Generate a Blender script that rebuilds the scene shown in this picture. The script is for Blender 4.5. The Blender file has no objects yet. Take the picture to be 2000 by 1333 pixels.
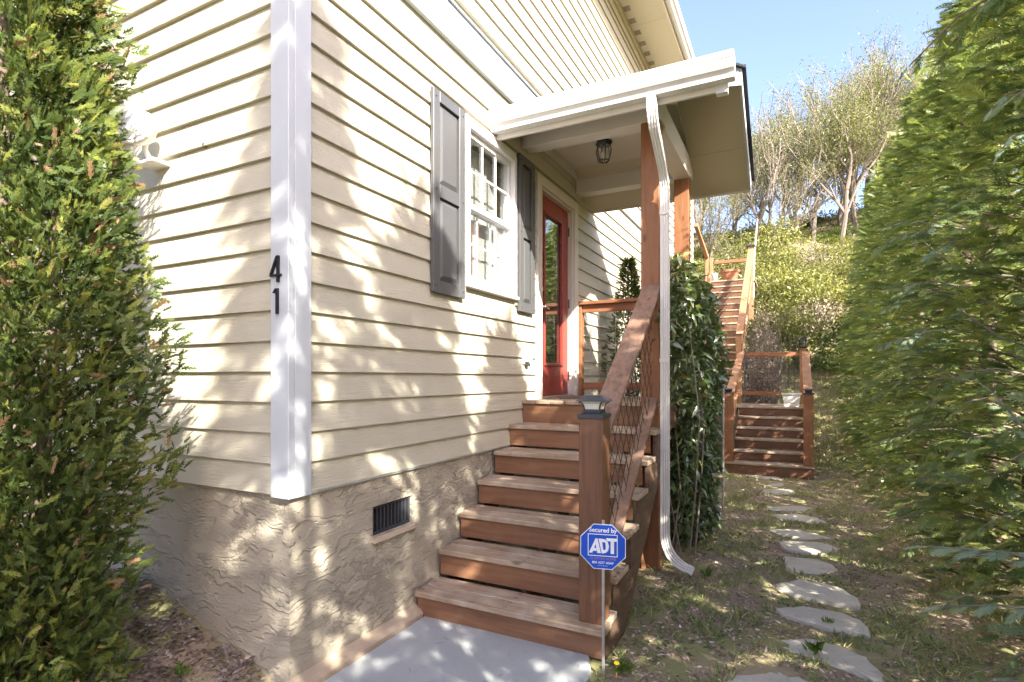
import bpy, bmesh, math, random
import numpy as np
from mathutils import Vector, Matrix
random.seed(7); RNG = np.random.default_rng(7)
S = bpy.context.scene; COL = S.collection
R = math.radians

# ---------------------------------------------------------------- camera, sky, sun, exposure
cam = bpy.data.cameras.new('camera'); camo = bpy.data.objects.new('camera', cam); COL.objects.link(camo)
camo.location = (2.212, -1.9257, 1.48); camo.rotation_euler = (R(90), 0, R(27))
cam.sensor_width = 36; cam.lens = 1079 / 2000 * 36; cam.shift_y = 0.0358
cam.clip_start = 0.05; cam.clip_end = 600
S.camera = camo
SUN_DIR = Vector((1.0, -0.72, 0.83)).normalized()          # towards the sun
W = bpy.data.worlds.new('World'); S.world = W; W.use_nodes = True
nt = W.node_tree; nt.nodes.clear()
sky = nt.nodes.new('ShaderNodeTexSky'); sky.sky_type = 'NISHITA'; sky.sun_disc = False
sky.sun_elevation = math.asin(SUN_DIR.z); sky.sun_rotation = math.atan2(SUN_DIR.x, SUN_DIR.y)
sky.air_density = 1.0; sky.dust_density = 3.2; sky.ozone_density = 2.0
bg = nt.nodes.new('ShaderNodeBackground'); bg.inputs[1].default_value = 0.080
wo = nt.nodes.new('ShaderNodeOutputWorld')
tone = nt.nodes.new('ShaderNodeMix'); tone.data_type = 'RGBA'; tone.blend_type = 'MULTIPLY'; tone.inputs[0].default_value = 1.0
tone.inputs[7].default_value = (0.99, 0.90, 0.985, 1)           # a spring sky less cyan than the model's
nt.links.new(sky.outputs[0], tone.inputs[6]); nt.links.new(tone.outputs[2], bg.inputs[0]); nt.links.new(bg.outputs[0], wo.inputs[0])
sun = bpy.data.lights.new('sun', 'SUN'); sun.energy = 2.75; sun.angle = R(0.53); sun.color = (1, 0.93, 0.82)
suno = bpy.data.objects.new('sun', sun); COL.objects.link(suno)
suno.rotation_euler = (-SUN_DIR).to_track_quat('-Z', 'Y').to_euler(); suno.location = (10, -7, 12)
vs = S.view_settings
vs.view_transform = 'Standard'; vs.look = 'None'; vs.exposure = 2.82; vs.gamma = 1; vs.use_curve_mapping = False
S.cycles.max_bounces = 10; S.cycles.transparent_max_bounces = 16
S.cycles.sample_clamp_indirect = 8
S.cycles.use_denoising = True; S.cycles.denoising_input_passes = 'RGB_ALBEDO_NORMAL'; S.cycles.denoising_prefilter = 'NONE'
S.cycles.caustics_reflective = False; S.cycles.caustics_refractive = False

# ---------------------------------------------------------------- materials
def mat(name):
    m = bpy.data.materials.new(name); m.use_nodes = True
    n = m.node_tree; n.nodes.clear()
    return m, n
def N(n, t, **kw):
    o = n.nodes.new(t)
    for k, v in kw.items():
        if k in o.inputs: o.inputs[k].default_value = v
        else: setattr(o, k, v)
    return o
def L(n, a, b): n.links.new(a, b)
def ramp(n, stops):
    r = n.nodes.new('ShaderNodeValToRGB'); e = r.color_ramp.elements
    while len(e) < len(stops): e.new(0.5)
    for i, (p, c) in enumerate(stops): e[i].position = p; e[i].color = (*c, 1)
    return r
def pos(n, scale=(1, 1, 1)):
    g = N(n, 'ShaderNodeNewGeometry'); m = N(n, 'ShaderNodeMapping'); m.inputs['Scale'].default_value = scale
    L(n, g.outputs['Position'], m.inputs['Vector']); return m.outputs[0]
def noise(n, vec, scale, detail=4, rough=0.55, dist=0.0):
    t = N(n, 'ShaderNodeTexNoise'); t.inputs['Scale'].default_value = scale; t.inputs['Detail'].default_value = detail
    t.inputs['Roughness'].default_value = rough; t.inputs['Distortion'].default_value = dist
    L(n, vec, t.inputs['Vector']); return t.outputs['Fac']
def mix(n, f, a, b, bt='MIX'):
    m = N(n, 'ShaderNodeMix'); m.data_type = 'RGBA'; m.blend_type = bt
    for s, v in ((m.inputs[0], f), (m.inputs[6], a), (m.inputs[7], b)):
        if hasattr(v, 'is_linked'): L(n, v, s)
        elif isinstance(v, tuple): s.default_value = (*v, 1)
        else: s.default_value = v
    return m.outputs[2]
def mathn(n, op, a, b=0.0):
    m = N(n, 'ShaderNodeMath'); m.operation = op
    for s, v in ((m.inputs[0], a), (m.inputs[1], b)):
        if hasattr(v, 'is_linked'): L(n, v, s)
        else: s.default_value = v
    return m.outputs[0]
def bump(n, h, strength=0.3, dist=0.01):
    b = N(n, 'ShaderNodeBump'); b.inputs['Strength'].default_value = strength; b.inputs['Distance'].default_value = dist
    L(n, h, b.inputs['Height']); return b.outputs[0]
def principled(n, col, rough=0.6, normal=None, metal=0.0, spec=0.4):
    p = N(n, 'ShaderNodeBsdfPrincipled'); o = N(n, 'ShaderNodeOutputMaterial')
    if hasattr(col, 'is_linked'): L(n, col, p.inputs['Base Color'])
    else: p.inputs['Base Color'].default_value = (*col, 1)
    if hasattr(rough, 'is_linked'): L(n, rough, p.inputs['Roughness'])
    else: p.inputs['Roughness'].default_value = rough
    p.inputs['Metallic'].default_value = metal; p.inputs['Specular IOR Level'].default_value = spec
    if normal is not None: L(n, normal, p.inputs['Normal'])
    L(n, p.outputs[0], o.inputs[0]); return p
def objrand(n): return N(n, 'ShaderNodeObjectInfo').outputs['Random']

def m_painted_board(name, base, grain=0.35, dirt=0.12, rough=0.55):
    m, n = mat(name)
    v = pos(n, (2.2, 2.2, 45)); g = noise(n, v, 3.0, 5, 0.65, 1.2)
    v2 = pos(n, (1, 1, 1)); d = noise(n, v2, 1.3, 5, 0.6)
    d2 = noise(n, pos(n, (6, 6, 0.8)), 2.0, 4, 0.6)
    c = mix(n, objrand(n), tuple(x * 0.95 for x in base), tuple(min(1, x * 1.03) for x in base))
    rd = ramp(n, [(0.50, (0, 0, 0)), (0.8, (1, 1, 1))]); L(n, d2, rd.inputs[0])
    c = mix(n, mathn(n, 'MULTIPLY', rd.outputs[0], dirt), c, tuple(x * 0.62 for x in base))
    c = mix(n, mathn(n, 'MULTIPLY', d, dirt), c, (base[0] * .7, base[1] * .66, base[2] * .58))
    principled(n, c, rough, bump(n, g, grain, 0.006)); return m
def m_wood(name, base, dark, axis, rough=0.6, wear=(0.30, 0.24, 0.19), wearamt=0.25):
    m, n = mat(name)
    sc = [26, 26, 26]; sc['xyz'.index(axis)] = 1.6
    add = N(n, 'ShaderNodeVectorMath'); add.operation = 'ADD'
    r = objrand(n); cmb = N(n, 'ShaderNodeCombineXYZ')
    for i in range(3): L(n, mathn(n, 'MULTIPLY', r, 37.0 + i * 11), cmb.inputs[i])
    L(n, pos(n, tuple(sc)), add.inputs[0]); L(n, cmb.outputs[0], add.inputs[1])
    g = noise(n, add.outputs[0], 1.0, 6, 0.62, 0.8)
    rp = ramp(n, [(0.32, dark), (0.62, base)]); L(n, g, rp.inputs[0])
    c = mix(n, mathn(n, 'MULTIPLY', r, 0.55), rp.outputs[0], tuple(x * 0.62 for x in base))
    w = noise(n, pos(n, (3, 3, 3)), 1.4, 5, 0.65)
    rw = ramp(n, [(0.42, (0, 0, 0)), (0.68, (1, 1, 1))]); L(n, w, rw.inputs[0])
    c = mix(n, mathn(n, 'MULTIPLY', rw.outputs[0], wearamt), c, wear)
    # knots
    kv = pos(n, tuple(5.5 if s > 10 else 2.2 for s in sc)); vo = N(n, 'ShaderNodeTexVoronoi'); vo.inputs['Scale'].default_value = 1.0
    L(n, kv, vo.inputs['Vector']); rk = ramp(n, [(0.05, (1, 1, 1)), (0.11, (0, 0, 0))]); L(n, vo.outputs['Distance'], rk.inputs[0])
    c = mix(n, mathn(n, 'MULTIPLY', rk.outputs[0], 0.7), c, tuple(x * 0.4 for x in dark))
    principled(n, c, rough, bump(n, g, 0.35, 0.004), spec=0.3); return m
def m_plain(name, base, rough=0.5, metal=0.0, var=0.12, bs=0.05, scale=9):
    m, n = mat(name)
    t = noise(n, pos(n), scale, 5, 0.6)
    c = mix(n, t, tuple(x * (1 - var) for x in base), tuple(min(1, x * (1 + var)) for x in base))
    t2 = noise(n, pos(n), 60, 3, 0.6)
    principled(n, c, rough, bump(n, t2, bs, 0.004), metal); return m
def m_leaf(name, stops, trans=0.35, gloss=0.06, rough=0.4):
    m, n = mat(name)
    a = N(n, 'ShaderNodeAttribute'); a.attribute_name = 'tint'
    rp = ramp(n, stops); L(n, a.outputs['Fac'], rp.inputs[0])
    d = N(n, 'ShaderNodeBsdfDiffuse'); t = N(n, 'ShaderNodeBsdfTranslucent'); g = N(n, 'ShaderNodeBsdfGlossy')
    g.inputs['Roughness'].default_value = rough
    L(n, rp.outputs[0], d.inputs['Color'])
    tc = mix(n, 0.6, rp.outputs[0], (0.9, 1.0, 0.25), 'MULTIPLY'); L(n, mix(n, 0.5, rp.outputs[0], tc), t.inputs['Color'])
    m1 = N(n, 'ShaderNodeMixShader'); m1.inputs[0].default_value = trans
    m2 = N(n, 'ShaderNodeMixShader'); m2.inputs[0].default_value = gloss
    o = N(n, 'ShaderNodeOutputMaterial')
    L(n, d.outputs[0], m1.inputs[1]); L(n, t.outputs[0], m1.inputs[2]); L(n, m1.outputs[0], m2.inputs[1]); L(n, g.outputs[0], m2.inputs[2])
    L(n, m2.outputs[0], o.inputs[0]); return m
def m_glass(name, tint=(0.9, 0.94, 0.92), refl=0.28, rough=0.01):
    m, n = mat(name)
    t = N(n, 'ShaderNodeBsdfTransparent'); t.inputs[0].default_value = (*tint, 1)
    g = N(n, 'ShaderNodeBsdfGlossy'); g.inputs['Roughness'].default_value = rough; g.inputs[0].default_value = (.95, .97, 1, 1)
    wv = noise(n, pos(n), 2.2, 2, 0.5); L(n, bump(n, wv, 0.05, 0.02), g.inputs['Normal'])
    lw = N(n, 'ShaderNodeLayerWeight'); lw.inputs['Blend'].default_value = 0.5
    mx = N(n, 'ShaderNodeMixShader'); L(n, mathn(n, 'ADD', mathn(n, 'MULTIPLY', mathn(n, 'POWER', lw.outputs['Facing'], 3.0), 0.5), refl), mx.inputs[0])
    o = N(n, 'ShaderNodeOutputMaterial'); L(n, t.outputs[0], mx.inputs[1]); L(n, g.outputs[0], mx.inputs[2]); L(n, mx.outputs[0], o.inputs[0])
    return m
def m_stucco():
    m, n = mat('stucco'); v = pos(n)
    warp = N(n, 'ShaderNodeVectorMath'); warp.operation = 'ADD'
    nz = N(n, 'ShaderNodeTexNoise'); nz.inputs['Scale'].default_value = 5; L(n, v, nz.inputs['Vector'])
    sc = N(n, 'ShaderNodeVectorMath'); sc.operation = 'SCALE'; sc.inputs['Scale'].default_value = 0.12
    L(n, nz.outputs['Color'], sc.inputs[0]); L(n, v, warp.inputs[0]); L(n, sc.outputs[0], warp.inputs[1])
    mp = N(n, 'ShaderNodeMapping'); mp.inputs['Scale'].default_value = (2.0, 2.0, 5.4); L(n, warp.outputs[0], mp.inputs['Vector'])
    a = noise(n, mp.outputs[0], 1.25, 4, 0.52, 0.0)
    # trowelled terraces: each step of the noise becomes a lip of plaster
    ra = ramp(n, [(0.36, (0, 0, 0)), (0.41, (.12, .12, .12)), (0.43, (.5, .5, .5)), (0.52, (.42, .42, .42)), (0.54, (.85, .85, .85)), (0.64, (.7, .7, .7))]); L(n, a, ra.inputs[0])
    b = noise(n, mp.outputs[0], 4.5, 5, 0.7, 0.1); rb = ramp(n, [(0.50, (0, 0, 0)), (0.56, (1, 1, 1)), (0.72, (.4, .4, .4))]); L(n, b, rb.inputs[0])
    f = noise(n, v, 70, 4, 0.7); st = noise(n, pos(n, (4, 4, 34)), 2, 4, 0.6)
    msk = ramp(n, [(0.42, (0, 0, 0)), (0.62, (1, 1, 1))]); L(n, noise(n, v, 2.3, 3, 0.5), msk.inputs[0])
    h = mathn(n, 'ADD', ra.outputs[0], mathn(n, 'MULTIPLY', mathn(n, 'MULTIPLY', rb.outputs[0], msk.outputs[0]), 0.7))
    h = mathn(n, 'ADD', h, mathn(n, 'MULTIPLY', f, 0.22)); h = mathn(n, 'ADD', h, mathn(n, 'MULTIPLY', st, 0.18))
    big = noise(n, v, 1.1, 4, 0.6)
    c = mix(n, big, (0.30, 0.262, 0.198), (0.45, 0.405, 0.315)); c = mix(n, mathn(n, 'MULTIPLY', f, 0.25), c, (0.30, 0.28, 0.25))
    principled(n, c, 0.9, bump(n, h, 0.8, 0.020), spec=0.2); return m
def m_concrete(name, a, b):
    m, n = mat(name)
    t = noise(n, pos(n), 2.0, 6, 0.65); f = noise(n, pos(n), 90, 3, 0.7)
    c = mix(n, t, a, b); c = mix(n, mathn(n, 'MULTIPLY', f, 0.3), c, tuple(x * .7 for x in a))
    sp = noise(n, pos(n), 22, 4, 0.75); rs = ramp(n, [(0.60, (0, 0, 0)), (0.74, (1, 1, 1))]); L(n, sp, rs.inputs[0])
    c = mix(n, mathn(n, 'MULTIPLY', rs.outputs[0], 0.4), c, (0.22, 0.2, 0.17))
    principled(n, c, 0.85, bump(n, f, 0.25, 0.003), spec=0.25); return m
def m_ground():
    m, n = mat('earth'); v = pos(n)
    a = noise(n, v, 1.1, 6, 0.65); b = noise(n, v, 9, 6, 0.7); f = noise(n, v, 75, 4, 0.75)
    soil = mix(n, b, (0.20, 0.15, 0.115), (0.42, 0.335, 0.26))
    straw = mix(n, f, (0.30, 0.235, 0.13), (0.52, 0.42, 0.25)); moss = mix(n, f, (0.14, 0.165, 0.06), (0.34, 0.34, 0.12))
    ra = ramp(n, [(0.40, (0, 0, 0)), (0.60, (1, 1, 1))]); L(n, a, ra.inputs[0])
    rb = ramp(n, [(0.42, (0, 0, 0)), (0.58, (1, 1, 1))]); L(n, noise(n, v, 2.7, 5, 0.6), rb.inputs[0])
    c = mix(n, mathn(n, 'MULTIPLY', ra.outputs[0], 0.6), soil, straw); c = mix(n, mathn(n, 'MULTIPLY', rb.outputs[0], 0.75), c, moss)
    h = mathn(n, 'ADD', b, mathn(n, 'MULTIPLY', f, 0.6))
    principled(n, c, 0.95, bump(n, h, 0.8, 0.02), spec=0.1); return m
def m_stone():
    m, n = mat('flagstone'); v = pos(n)
    t = noise(n, v, 3.5, 6, 0.65, 0.4); f = noise(n, v, 50, 4, 0.7); r = objrand(n)
    c = mix(n, t, (0.43, 0.39, 0.315), (0.63, 0.58, 0.475)); c = mix(n, mathn(n, 'MULTIPLY', r, 0.3), c, (0.22, 0.21, 0.20))
    gn = noise(n, v, 6, 5, 0.7); rg = ramp(n, [(0.56, (0, 0, 0)), (0.7, (1, 1, 1))]); L(n, gn, rg.inputs[0])
    c = mix(n, mathn(n, 'MULTIPLY', rg.outputs[0], 0.35), c, (0.13, 0.13, 0.06))
    principled(n, c, 0.85, bump(n, mathn(n, 'ADD', t, mathn(n, 'MULTIPLY', f, 0.3)), 0.6, 0.012), spec=0.25); return m

M = {}
M['siding'] = m_painted_board('cream_siding', (0.495, 0.468, 0.365), 0.75, 0.12)
M['trim'] = m_painted_board('white_trim', (0.49, 0.53, 0.56), 0.14, 0.10)
M['porch_white'] = m_painted_board('porch_white', (0.58, 0.55, 0.49), 0.16, 0.10)
M['soffit'] = m_painted_board('soffit_cream', (0.50, 0.45, 0.34), 0.04, 0.08)
M['taupe'] = m_plain('taupe_panel', (0.22, 0.185, 0.15), 0.7)
M['vinyl'] = m_plain('white_vinyl', (0.68, 0.68, 0.68), 0.35, 0, 0.03, 0.02)
M['gutter'] = m_painted_board('gutter_white', (0.62, 0.615, 0.60), 0.02, 0.35, 0.35)
M['shutter'] = m_plain('grey_shutter', (0.085, 0.088, 0.090), 0.36, 0, 0.06, 0.04)
M['red'] = m_plain('red_door', (0.27, 0.048, 0.036), 0.38, 0, 0.08, 0.03)
M['black'] = m_plain('black_metal', (0.018, 0.018, 0.02), 0.4, 0.2)
M['iron'] = m_plain('charcoal_metal', (0.05, 0.055, 0.065), 0.42, 0.3)
M['nickel'] = m_plain('brushed_nickel', (0.62, 0.6, 0.56), 0.3, 0.9)
M['wire'] = m_plain('rusty_wire', (0.045, 0.035, 0.03), 0.6, 0.4)
M['galv'] = m_plain('galvanised_wire', (0.42, 0.41, 0.38), 0.45, 0.6)
M['dark'] = m_plain('dark_interior', (0.10, 0.095, 0.09), 0.9)
M['inside'] = m_plain('interior_wall', (0.72, 0.71, 0.68), 0.9)
M['shingle'] = m_plain('dark_shingle', (0.03, 0.03, 0.033), 0.9, 0, 0.3, 0.5)
M['glass'] = m_glass('window_glass', (0.92, 0.94, 0.93), 0.12)
M['door_glass'] = m_glass('door_glass', (0.9, 0.93, 0.91), 0.24)
M['lantern_glass'] = m_glass('lantern_glass', (0.95, 0.96, 0.95), 0.05, 0.06)
M['frost'] = m_plain('frosted_lens', (0.80, 0.76, 0.68), 0.5)
M['stucco'] = m_stucco()
M['footing'] = m_concrete('footing_concrete', (0.36, 0.27, 0.18), (0.52, 0.43, 0.33))
M['pad'] = m_concrete('pad_concrete', (0.33, 0.345, 0.34), (0.45, 0.468, 0.46))
M['earth'] = m_ground(); M['stone'] = m_stone()
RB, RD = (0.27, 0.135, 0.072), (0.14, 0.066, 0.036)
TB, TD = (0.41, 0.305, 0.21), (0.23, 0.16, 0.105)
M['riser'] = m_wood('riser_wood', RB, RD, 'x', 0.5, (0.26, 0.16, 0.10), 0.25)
M['tread'] = m_wood('tread_wood', TB, TD, 'x', 0.6, (0.50, 0.425, 0.335), 0.65)
M['deck'] = m_wood('deck_wood', TB, TD, 'y', 0.6, (0.34, 0.26, 0.2), 0.4)
M['post'] = m_wood('post_wood', (0.21, 0.10, 0.052), (0.09, 0.042, 0.023), 'z', 0.5, (0.2, 0.12, 0.08), 0.2)
M['porch_post'] = m_wood('porch_post_wood', (0.31, 0.14, 0.066), (0.18, 0.078, 0.036), 'z', 0.5, (0.33, 0.18, 0.1), 0.2)
M['rail'] = m_wood('rail_wood', (0.255, 0.155, 0.105), (0.12, 0.07, 0.046), 'y', 0.6, (0.33, 0.25, 0.2), 0.35)
M['railx'] = m_wood('rail_wood_cross', (0.33, 0.135, 0.06), (0.18, 0.07, 0.03), 'x', 0.55, (0.3, 0.2, 0.13), 0.25)
M['stringer'] = m_wood('stringer_wood', (0.14, 0.085, 0.055), (0.06, 0.037, 0.025), 'y', 0.6, (0.16, 0.12, 0.09), 0.3)
M['far_rail'] = m_wood('far_rail_wood', (0.42, 0.22, 0.115), (0.26, 0.125, 0.06), 'y', 0.6, (0.42, 0.3, 0.2), 0.35)
M['far_riser'] = m_wood('far_riser_wood', (0.19, 0.095, 0.055), (0.10, 0.05, 0.03), 'x', 0.55, (0.2, 0.14, 0.1), 0.25)
M['bark'] = m_plain('bark', (0.14, 0.105, 0.08), 0.9, 0, 0.35, 0.6, 25)
M['pale_bark'] = m_plain('pale_bark', (0.21, 0.175, 0.145), 0.9, 0, 0.3, 0.5, 20)
M['dead'] = m_leaf('dry_twigs', [(0, (0.20, 0.15, 0.11)), (1, (0.42, 0.35, 0.28))], 0.1, 0.02)
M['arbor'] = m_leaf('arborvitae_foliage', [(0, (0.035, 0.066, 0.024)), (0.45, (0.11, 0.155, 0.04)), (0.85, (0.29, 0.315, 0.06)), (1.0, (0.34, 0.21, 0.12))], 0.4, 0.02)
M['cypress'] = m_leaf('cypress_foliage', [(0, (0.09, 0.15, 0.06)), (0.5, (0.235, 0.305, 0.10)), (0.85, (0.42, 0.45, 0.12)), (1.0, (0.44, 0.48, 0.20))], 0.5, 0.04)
M['blue_tip'] = m_leaf('cypress_skylit_foliage', [(0, (0.17, 0.26, 0.17)), (1.0, (0.40, 0.50, 0.30))], 0.3, 0.06)  # young near shoots, with bluish skylight put into the leaf colour
M['vine'] = m_leaf('vine_leaves', [(0, (0.06, 0.105, 0.038)), (0.6, (0.15, 0.215, 0.065)), (0.9, (0.16, 0.20, 0.03)), (1, (0.26, 0.19, 0.05))], 0.28, 0.12, 0.35)
M['shrub'] = m_leaf('hill_leaves', [(0, (0.085, 0.10, 0.03)), (0.5, (0.20, 0.215, 0.055)), (1, (0.36, 0.36, 0.105))], 0.4, 0.03)
M['green'] = m_leaf('green_leaves', [(0, (0.06, 0.11, 0.022)), (1, (0.20, 0.29, 0.05))], 0.4, 0.05)
M['spring'] = m_leaf('spring_leaves', [(0, (0.15, 0.17, 0.05)), (0.5, (0.24, 0.265, 0.085)), (1, (0.28, 0.25, 0.13))], 0.4, 0.03)
M['grass'] = m_leaf('grass_blades', [(0, (0.10, 0.16, 0.06)), (0.6, (0.25, 0.31, 0.10)), (1, (0.50, 0.43, 0.21))], 0.3, 0.04)
M['litter'] = m_leaf('leaf_litter', [(0, (0.15, 0.10, 0.07)), (0.5, (0.36, 0.26, 0.19)), (1, (0.68, 0.57, 0.46))], 0.05, 0.03)
M['mulch'] = m_leaf('mulch_chips', [(0, (0.11, 0.085, 0.075)), (0.6, (0.27, 0.22, 0.19)), (1, (0.48, 0.42, 0.38))], 0.0, 0.02)
M['blue'] = m_plain('sign_blue', (0.012, 0.085, 0.52), 0.35, 0, 0.03, 0.0)
M['white'] = m_plain('white_print', (0.85, 0.86, 0.88), 0.5, 0, 0.02, 0.0)
M['faded'] = m_plain('faded_print', (0.40, 0.22, 0.32), 0.5, 0, 0.02, 0.0)
M['terracotta'] = m_plain('terracotta', (0.36, 0.16, 0.085), 0.8)
M['planter'] = m_plain('white_planter', (0.72, 0.72, 0.70), 0.5)
M['rubber'] = m_plain('door_mat', (0.13, 0.10, 0.09), 0.95, 0, 0.3, 0.5, 40)
M['pink'] = m_plain('pink_box', (0.7, 0.25, 0.32), 0.6)
M['curtain'] = m_plain('pale_curtain', (0.62, 0.66, 0.70), 0.9)
M['glass_backing'] = m_plain('pale_glass_backing', (0.46, 0.455, 0.45), 0.8, 0, 0.03, 0.0)
M['yellow'] = m_plain('yellow_petal', (0.75, 0.5, 0.02), 0.6)

# ---------------------------------------------------------------- object helpers
LOC = {}
def thing(name, label, cat, loc=(0, 0, 0), group=None, kind=None):
    o = bpy.data.objects.new(name, None); COL.objects.link(o); o.location = loc; o.empty_display_size = 0.1
    LOC[o.name] = Vector(loc); o['label'] = label; o['category'] = cat
    if group: o['group'] = group
    if kind: o['kind'] = kind
    return o
def tag(o, label=None, cat=None, group=None, kind=None):
    for k, v in (('label', label), ('category', cat), ('group', group), ('kind', kind)):
        if v: o[k] = v
    return o
def link(name, me, parent=None, loc=(0, 0, 0)):
    """loc is a world position; parents never rotate"""
    o = bpy.data.objects.new(name, me); COL.objects.link(o); o.location = loc; LOC[o.name] = Vector(loc)
    if parent:
        o.parent = parent; o.location = Vector(loc) - LOC[parent.name]
    return o
class MB:
    def __init__(s): s.v = []; s.f = []
    def add(s, v, f):
        b = len(s.v); s.v += [tuple(p) for p in v]; s.f += [tuple(i + b for i in q) for q in f]; return s
    def box(s, x0, x1, y0, y1, z0, z1):
        v = [(x, y, z) for x in (x0, x1) for y in (y0, y1) for z in (z0, z1)]
        return s.add(v, [(0, 1, 3, 2), (4, 6, 7, 5), (0, 4, 5, 1), (2, 3, 7, 6), (0, 2, 6, 4), (1, 5, 7, 3)])
    def prism(s, poly, axis, a, b):
        """poly: 2-D points in the two other axes (in xyz order), extruded along axis"""
        def p3(p, t):
            return (t, p[0], p[1]) if axis == 'x' else (p[0], t, p[1]) if axis == 'y' else (p[0], p[1], t)
        n = len(poly); v = [p3(p, a) for p in poly] + [p3(p, b) for p in poly]
        f = [tuple(range(n)), tuple(range(2 * n - 1, n - 1, -1))] + [(i, i + n, (i + 1) % n + n, (i + 1) % n) for i in range(n)]
        return s.add(v, f)
    def frustum(s, cx, cy, z0, z1, a0, a1, n=4, rot=math.pi / 4):
        v = []
        for z, a in ((z0, a0), (z1, a1)):
            for k in range(n): t = rot + 2 * math.pi * k / n; v.append((cx + a * math.cos(t), cy + a * math.sin(t), z))
        return s.add(v, [tuple(range(n - 1, -1, -1)), tuple(range(n, 2 * n))] + [(i, (i + 1) % n, (i + 1) % n + n, i + n) for i in range(n)])
    def lathe(s, cx, cy, prof, n=16):
        v = []; f = []
        for r, z in prof:
            for k in range(n): t = 2 * math.pi * k / n; v.append((cx + r * math.cos(t), cy + r * math.sin(t), z))
        for j in range(len(prof) - 1):
            for k in range(n): f.append((j * n + k, j * n + (k + 1) % n, (j + 1) * n + (k + 1) % n, (j + 1) * n + k))
        f.append(tuple(range(n - 1, -1, -1))); f.append(tuple((len(prof) - 1) * n + k for k in range(n)))
        return s.add(v, f)
    def tube(s, pts, radii, n=6):
        pts = [Vector(p) for p in pts]
        if not hasattr(radii, '__len__'): radii = [radii] * len(pts)
        v = []; f = []; up = Vector((0.13, 0.31, 0.94))
        for i, p in enumerate(pts):
            d = (pts[min(i + 1, len(pts) - 1)] - pts[max(i - 1, 0)]).normalized()
            a = d.cross(up)
            if a.length < 1e-3: a = d.cross(Vector((1, 0, 0)))
            a.normalize(); b = d.cross(a)
            for k in range(n):
                t = 2 * math.pi * k / n; v.append(p + (a * math.cos(t) + b * math.sin(t)) * radii[i])
        for i in range(len(pts) - 1):
            for k in range(n): f.append((i * n + k, i * n + (k + 1) % n, (i + 1) * n + (k + 1) % n, (i + 1) * n + k))
        f.append(tuple(range(n - 1, -1, -1))); f.append(tuple((len(pts) - 1) * n + k for k in range(n)))
        return s.add(v, f)
    def build(s, name, material, parent=None, bevel=0.0, origin=None, smooth=False):
        if origin is None: origin = LOC[parent.name] if parent else Vector(s.v[0])
        origin = Vector(origin)
        me = bpy.data.meshes.new(name); me.from_pydata([Vector(p) - origin for p in s.v], [], s.f)
        bm = bmesh.new(); bm.from_mesh(me); bmesh.ops.recalc_face_normals(bm, faces=bm.faces)
        if bevel: bmesh.ops.bevel(bm, geom=list(bm.edges), offset=bevel, segments=1, affect='EDGES', profile=0.5, clamp_overlap=True)
        bm.to_mesh(me); bm.free(); me.materials.append(material)
        if smooth:
            for p in me.polygons: p.use_smooth = True
        return link(name, me, parent, origin)
BOXES = {}
def box(name, material, parent, x0, x1, y0, y1, z0, z1, bevel=0.003):
    """one board/box; alike ones share mesh data"""
    d = (round(x1 - x0, 4), round(y1 - y0, 4), round(z1 - z0, 4), material.name, bevel); c = ((x0 + x1) / 2, (y0 + y1) / 2, (z0 + z1) / 2)
    if d not in BOXES:
        o = MB().box(x0, x1, y0, y1, z0, z1).build(name, material, parent, bevel, origin=c); BOXES[d] = o.data; return o
    return link(name, BOXES[d], parent, c)
def cloud(name, material, tv, tf, mats, P, tint, ttint=None, parent=None, kind=None):
    """joins many transformed copies of one small template into one real mesh"""
    tv = np.asarray(tv, float); n = len(P); V = len(tv)
    allv = np.einsum('nij,vj->nvi', mats, tv) + P[:, None, :]
    tt = np.repeat(np.asarray(tint)[:, None], V, 1)
    if ttint is not None: tt = tt + np.asarray(ttint)[None, :]
    lens = np.array([len(f) for f in tf]); flat = np.concatenate([np.array(f) for f in tf])
    loops = (flat[None, :] + (np.arange(n) * V)[:, None]).ravel()
    totals = np.tile(lens, n); starts = np.concatenate([[0], np.cumsum(totals)[:-1]])
    org = LOC[parent.name] if parent else Vector((0, 0, 0))
    me = bpy.data.meshes.new(name)
    me.vertices.add(n * V); me.vertices.foreach_set('co', (allv.reshape(-1, 3) - np.array(org)).astype(np.float32).ravel())
    me.loops.add(len(loops)); me.loops.foreach_set('vertex_index', loops.astype(np.int32))
    me.polygons.add(len(totals)); me.polygons.foreach_set('loop_start', starts.astype(np.int32))
    at = me.attributes.new('tint', 'FLOAT', 'POINT'); at.data.foreach_set('value', np.clip(tt, 0, 1).astype(np.float32).ravel())
    me.materials.append(material); me.update(calc_edges=True)
    o = link(name, me, parent, org)
    if kind: o['kind'] = kind
    return o
def nrm(a): return a / np.maximum(np.linalg.norm(a, axis=-1, keepdims=True), 1e-9)
def frames(d, up, scale):
    """columns: side, d, normal"""
    d = nrm(d); s = nrm(np.cross(d, up)); nn = np.cross(s, d)
    return np.stack([s, d, nn], -1) * np.asarray(scale)[:, None, None]
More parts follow.
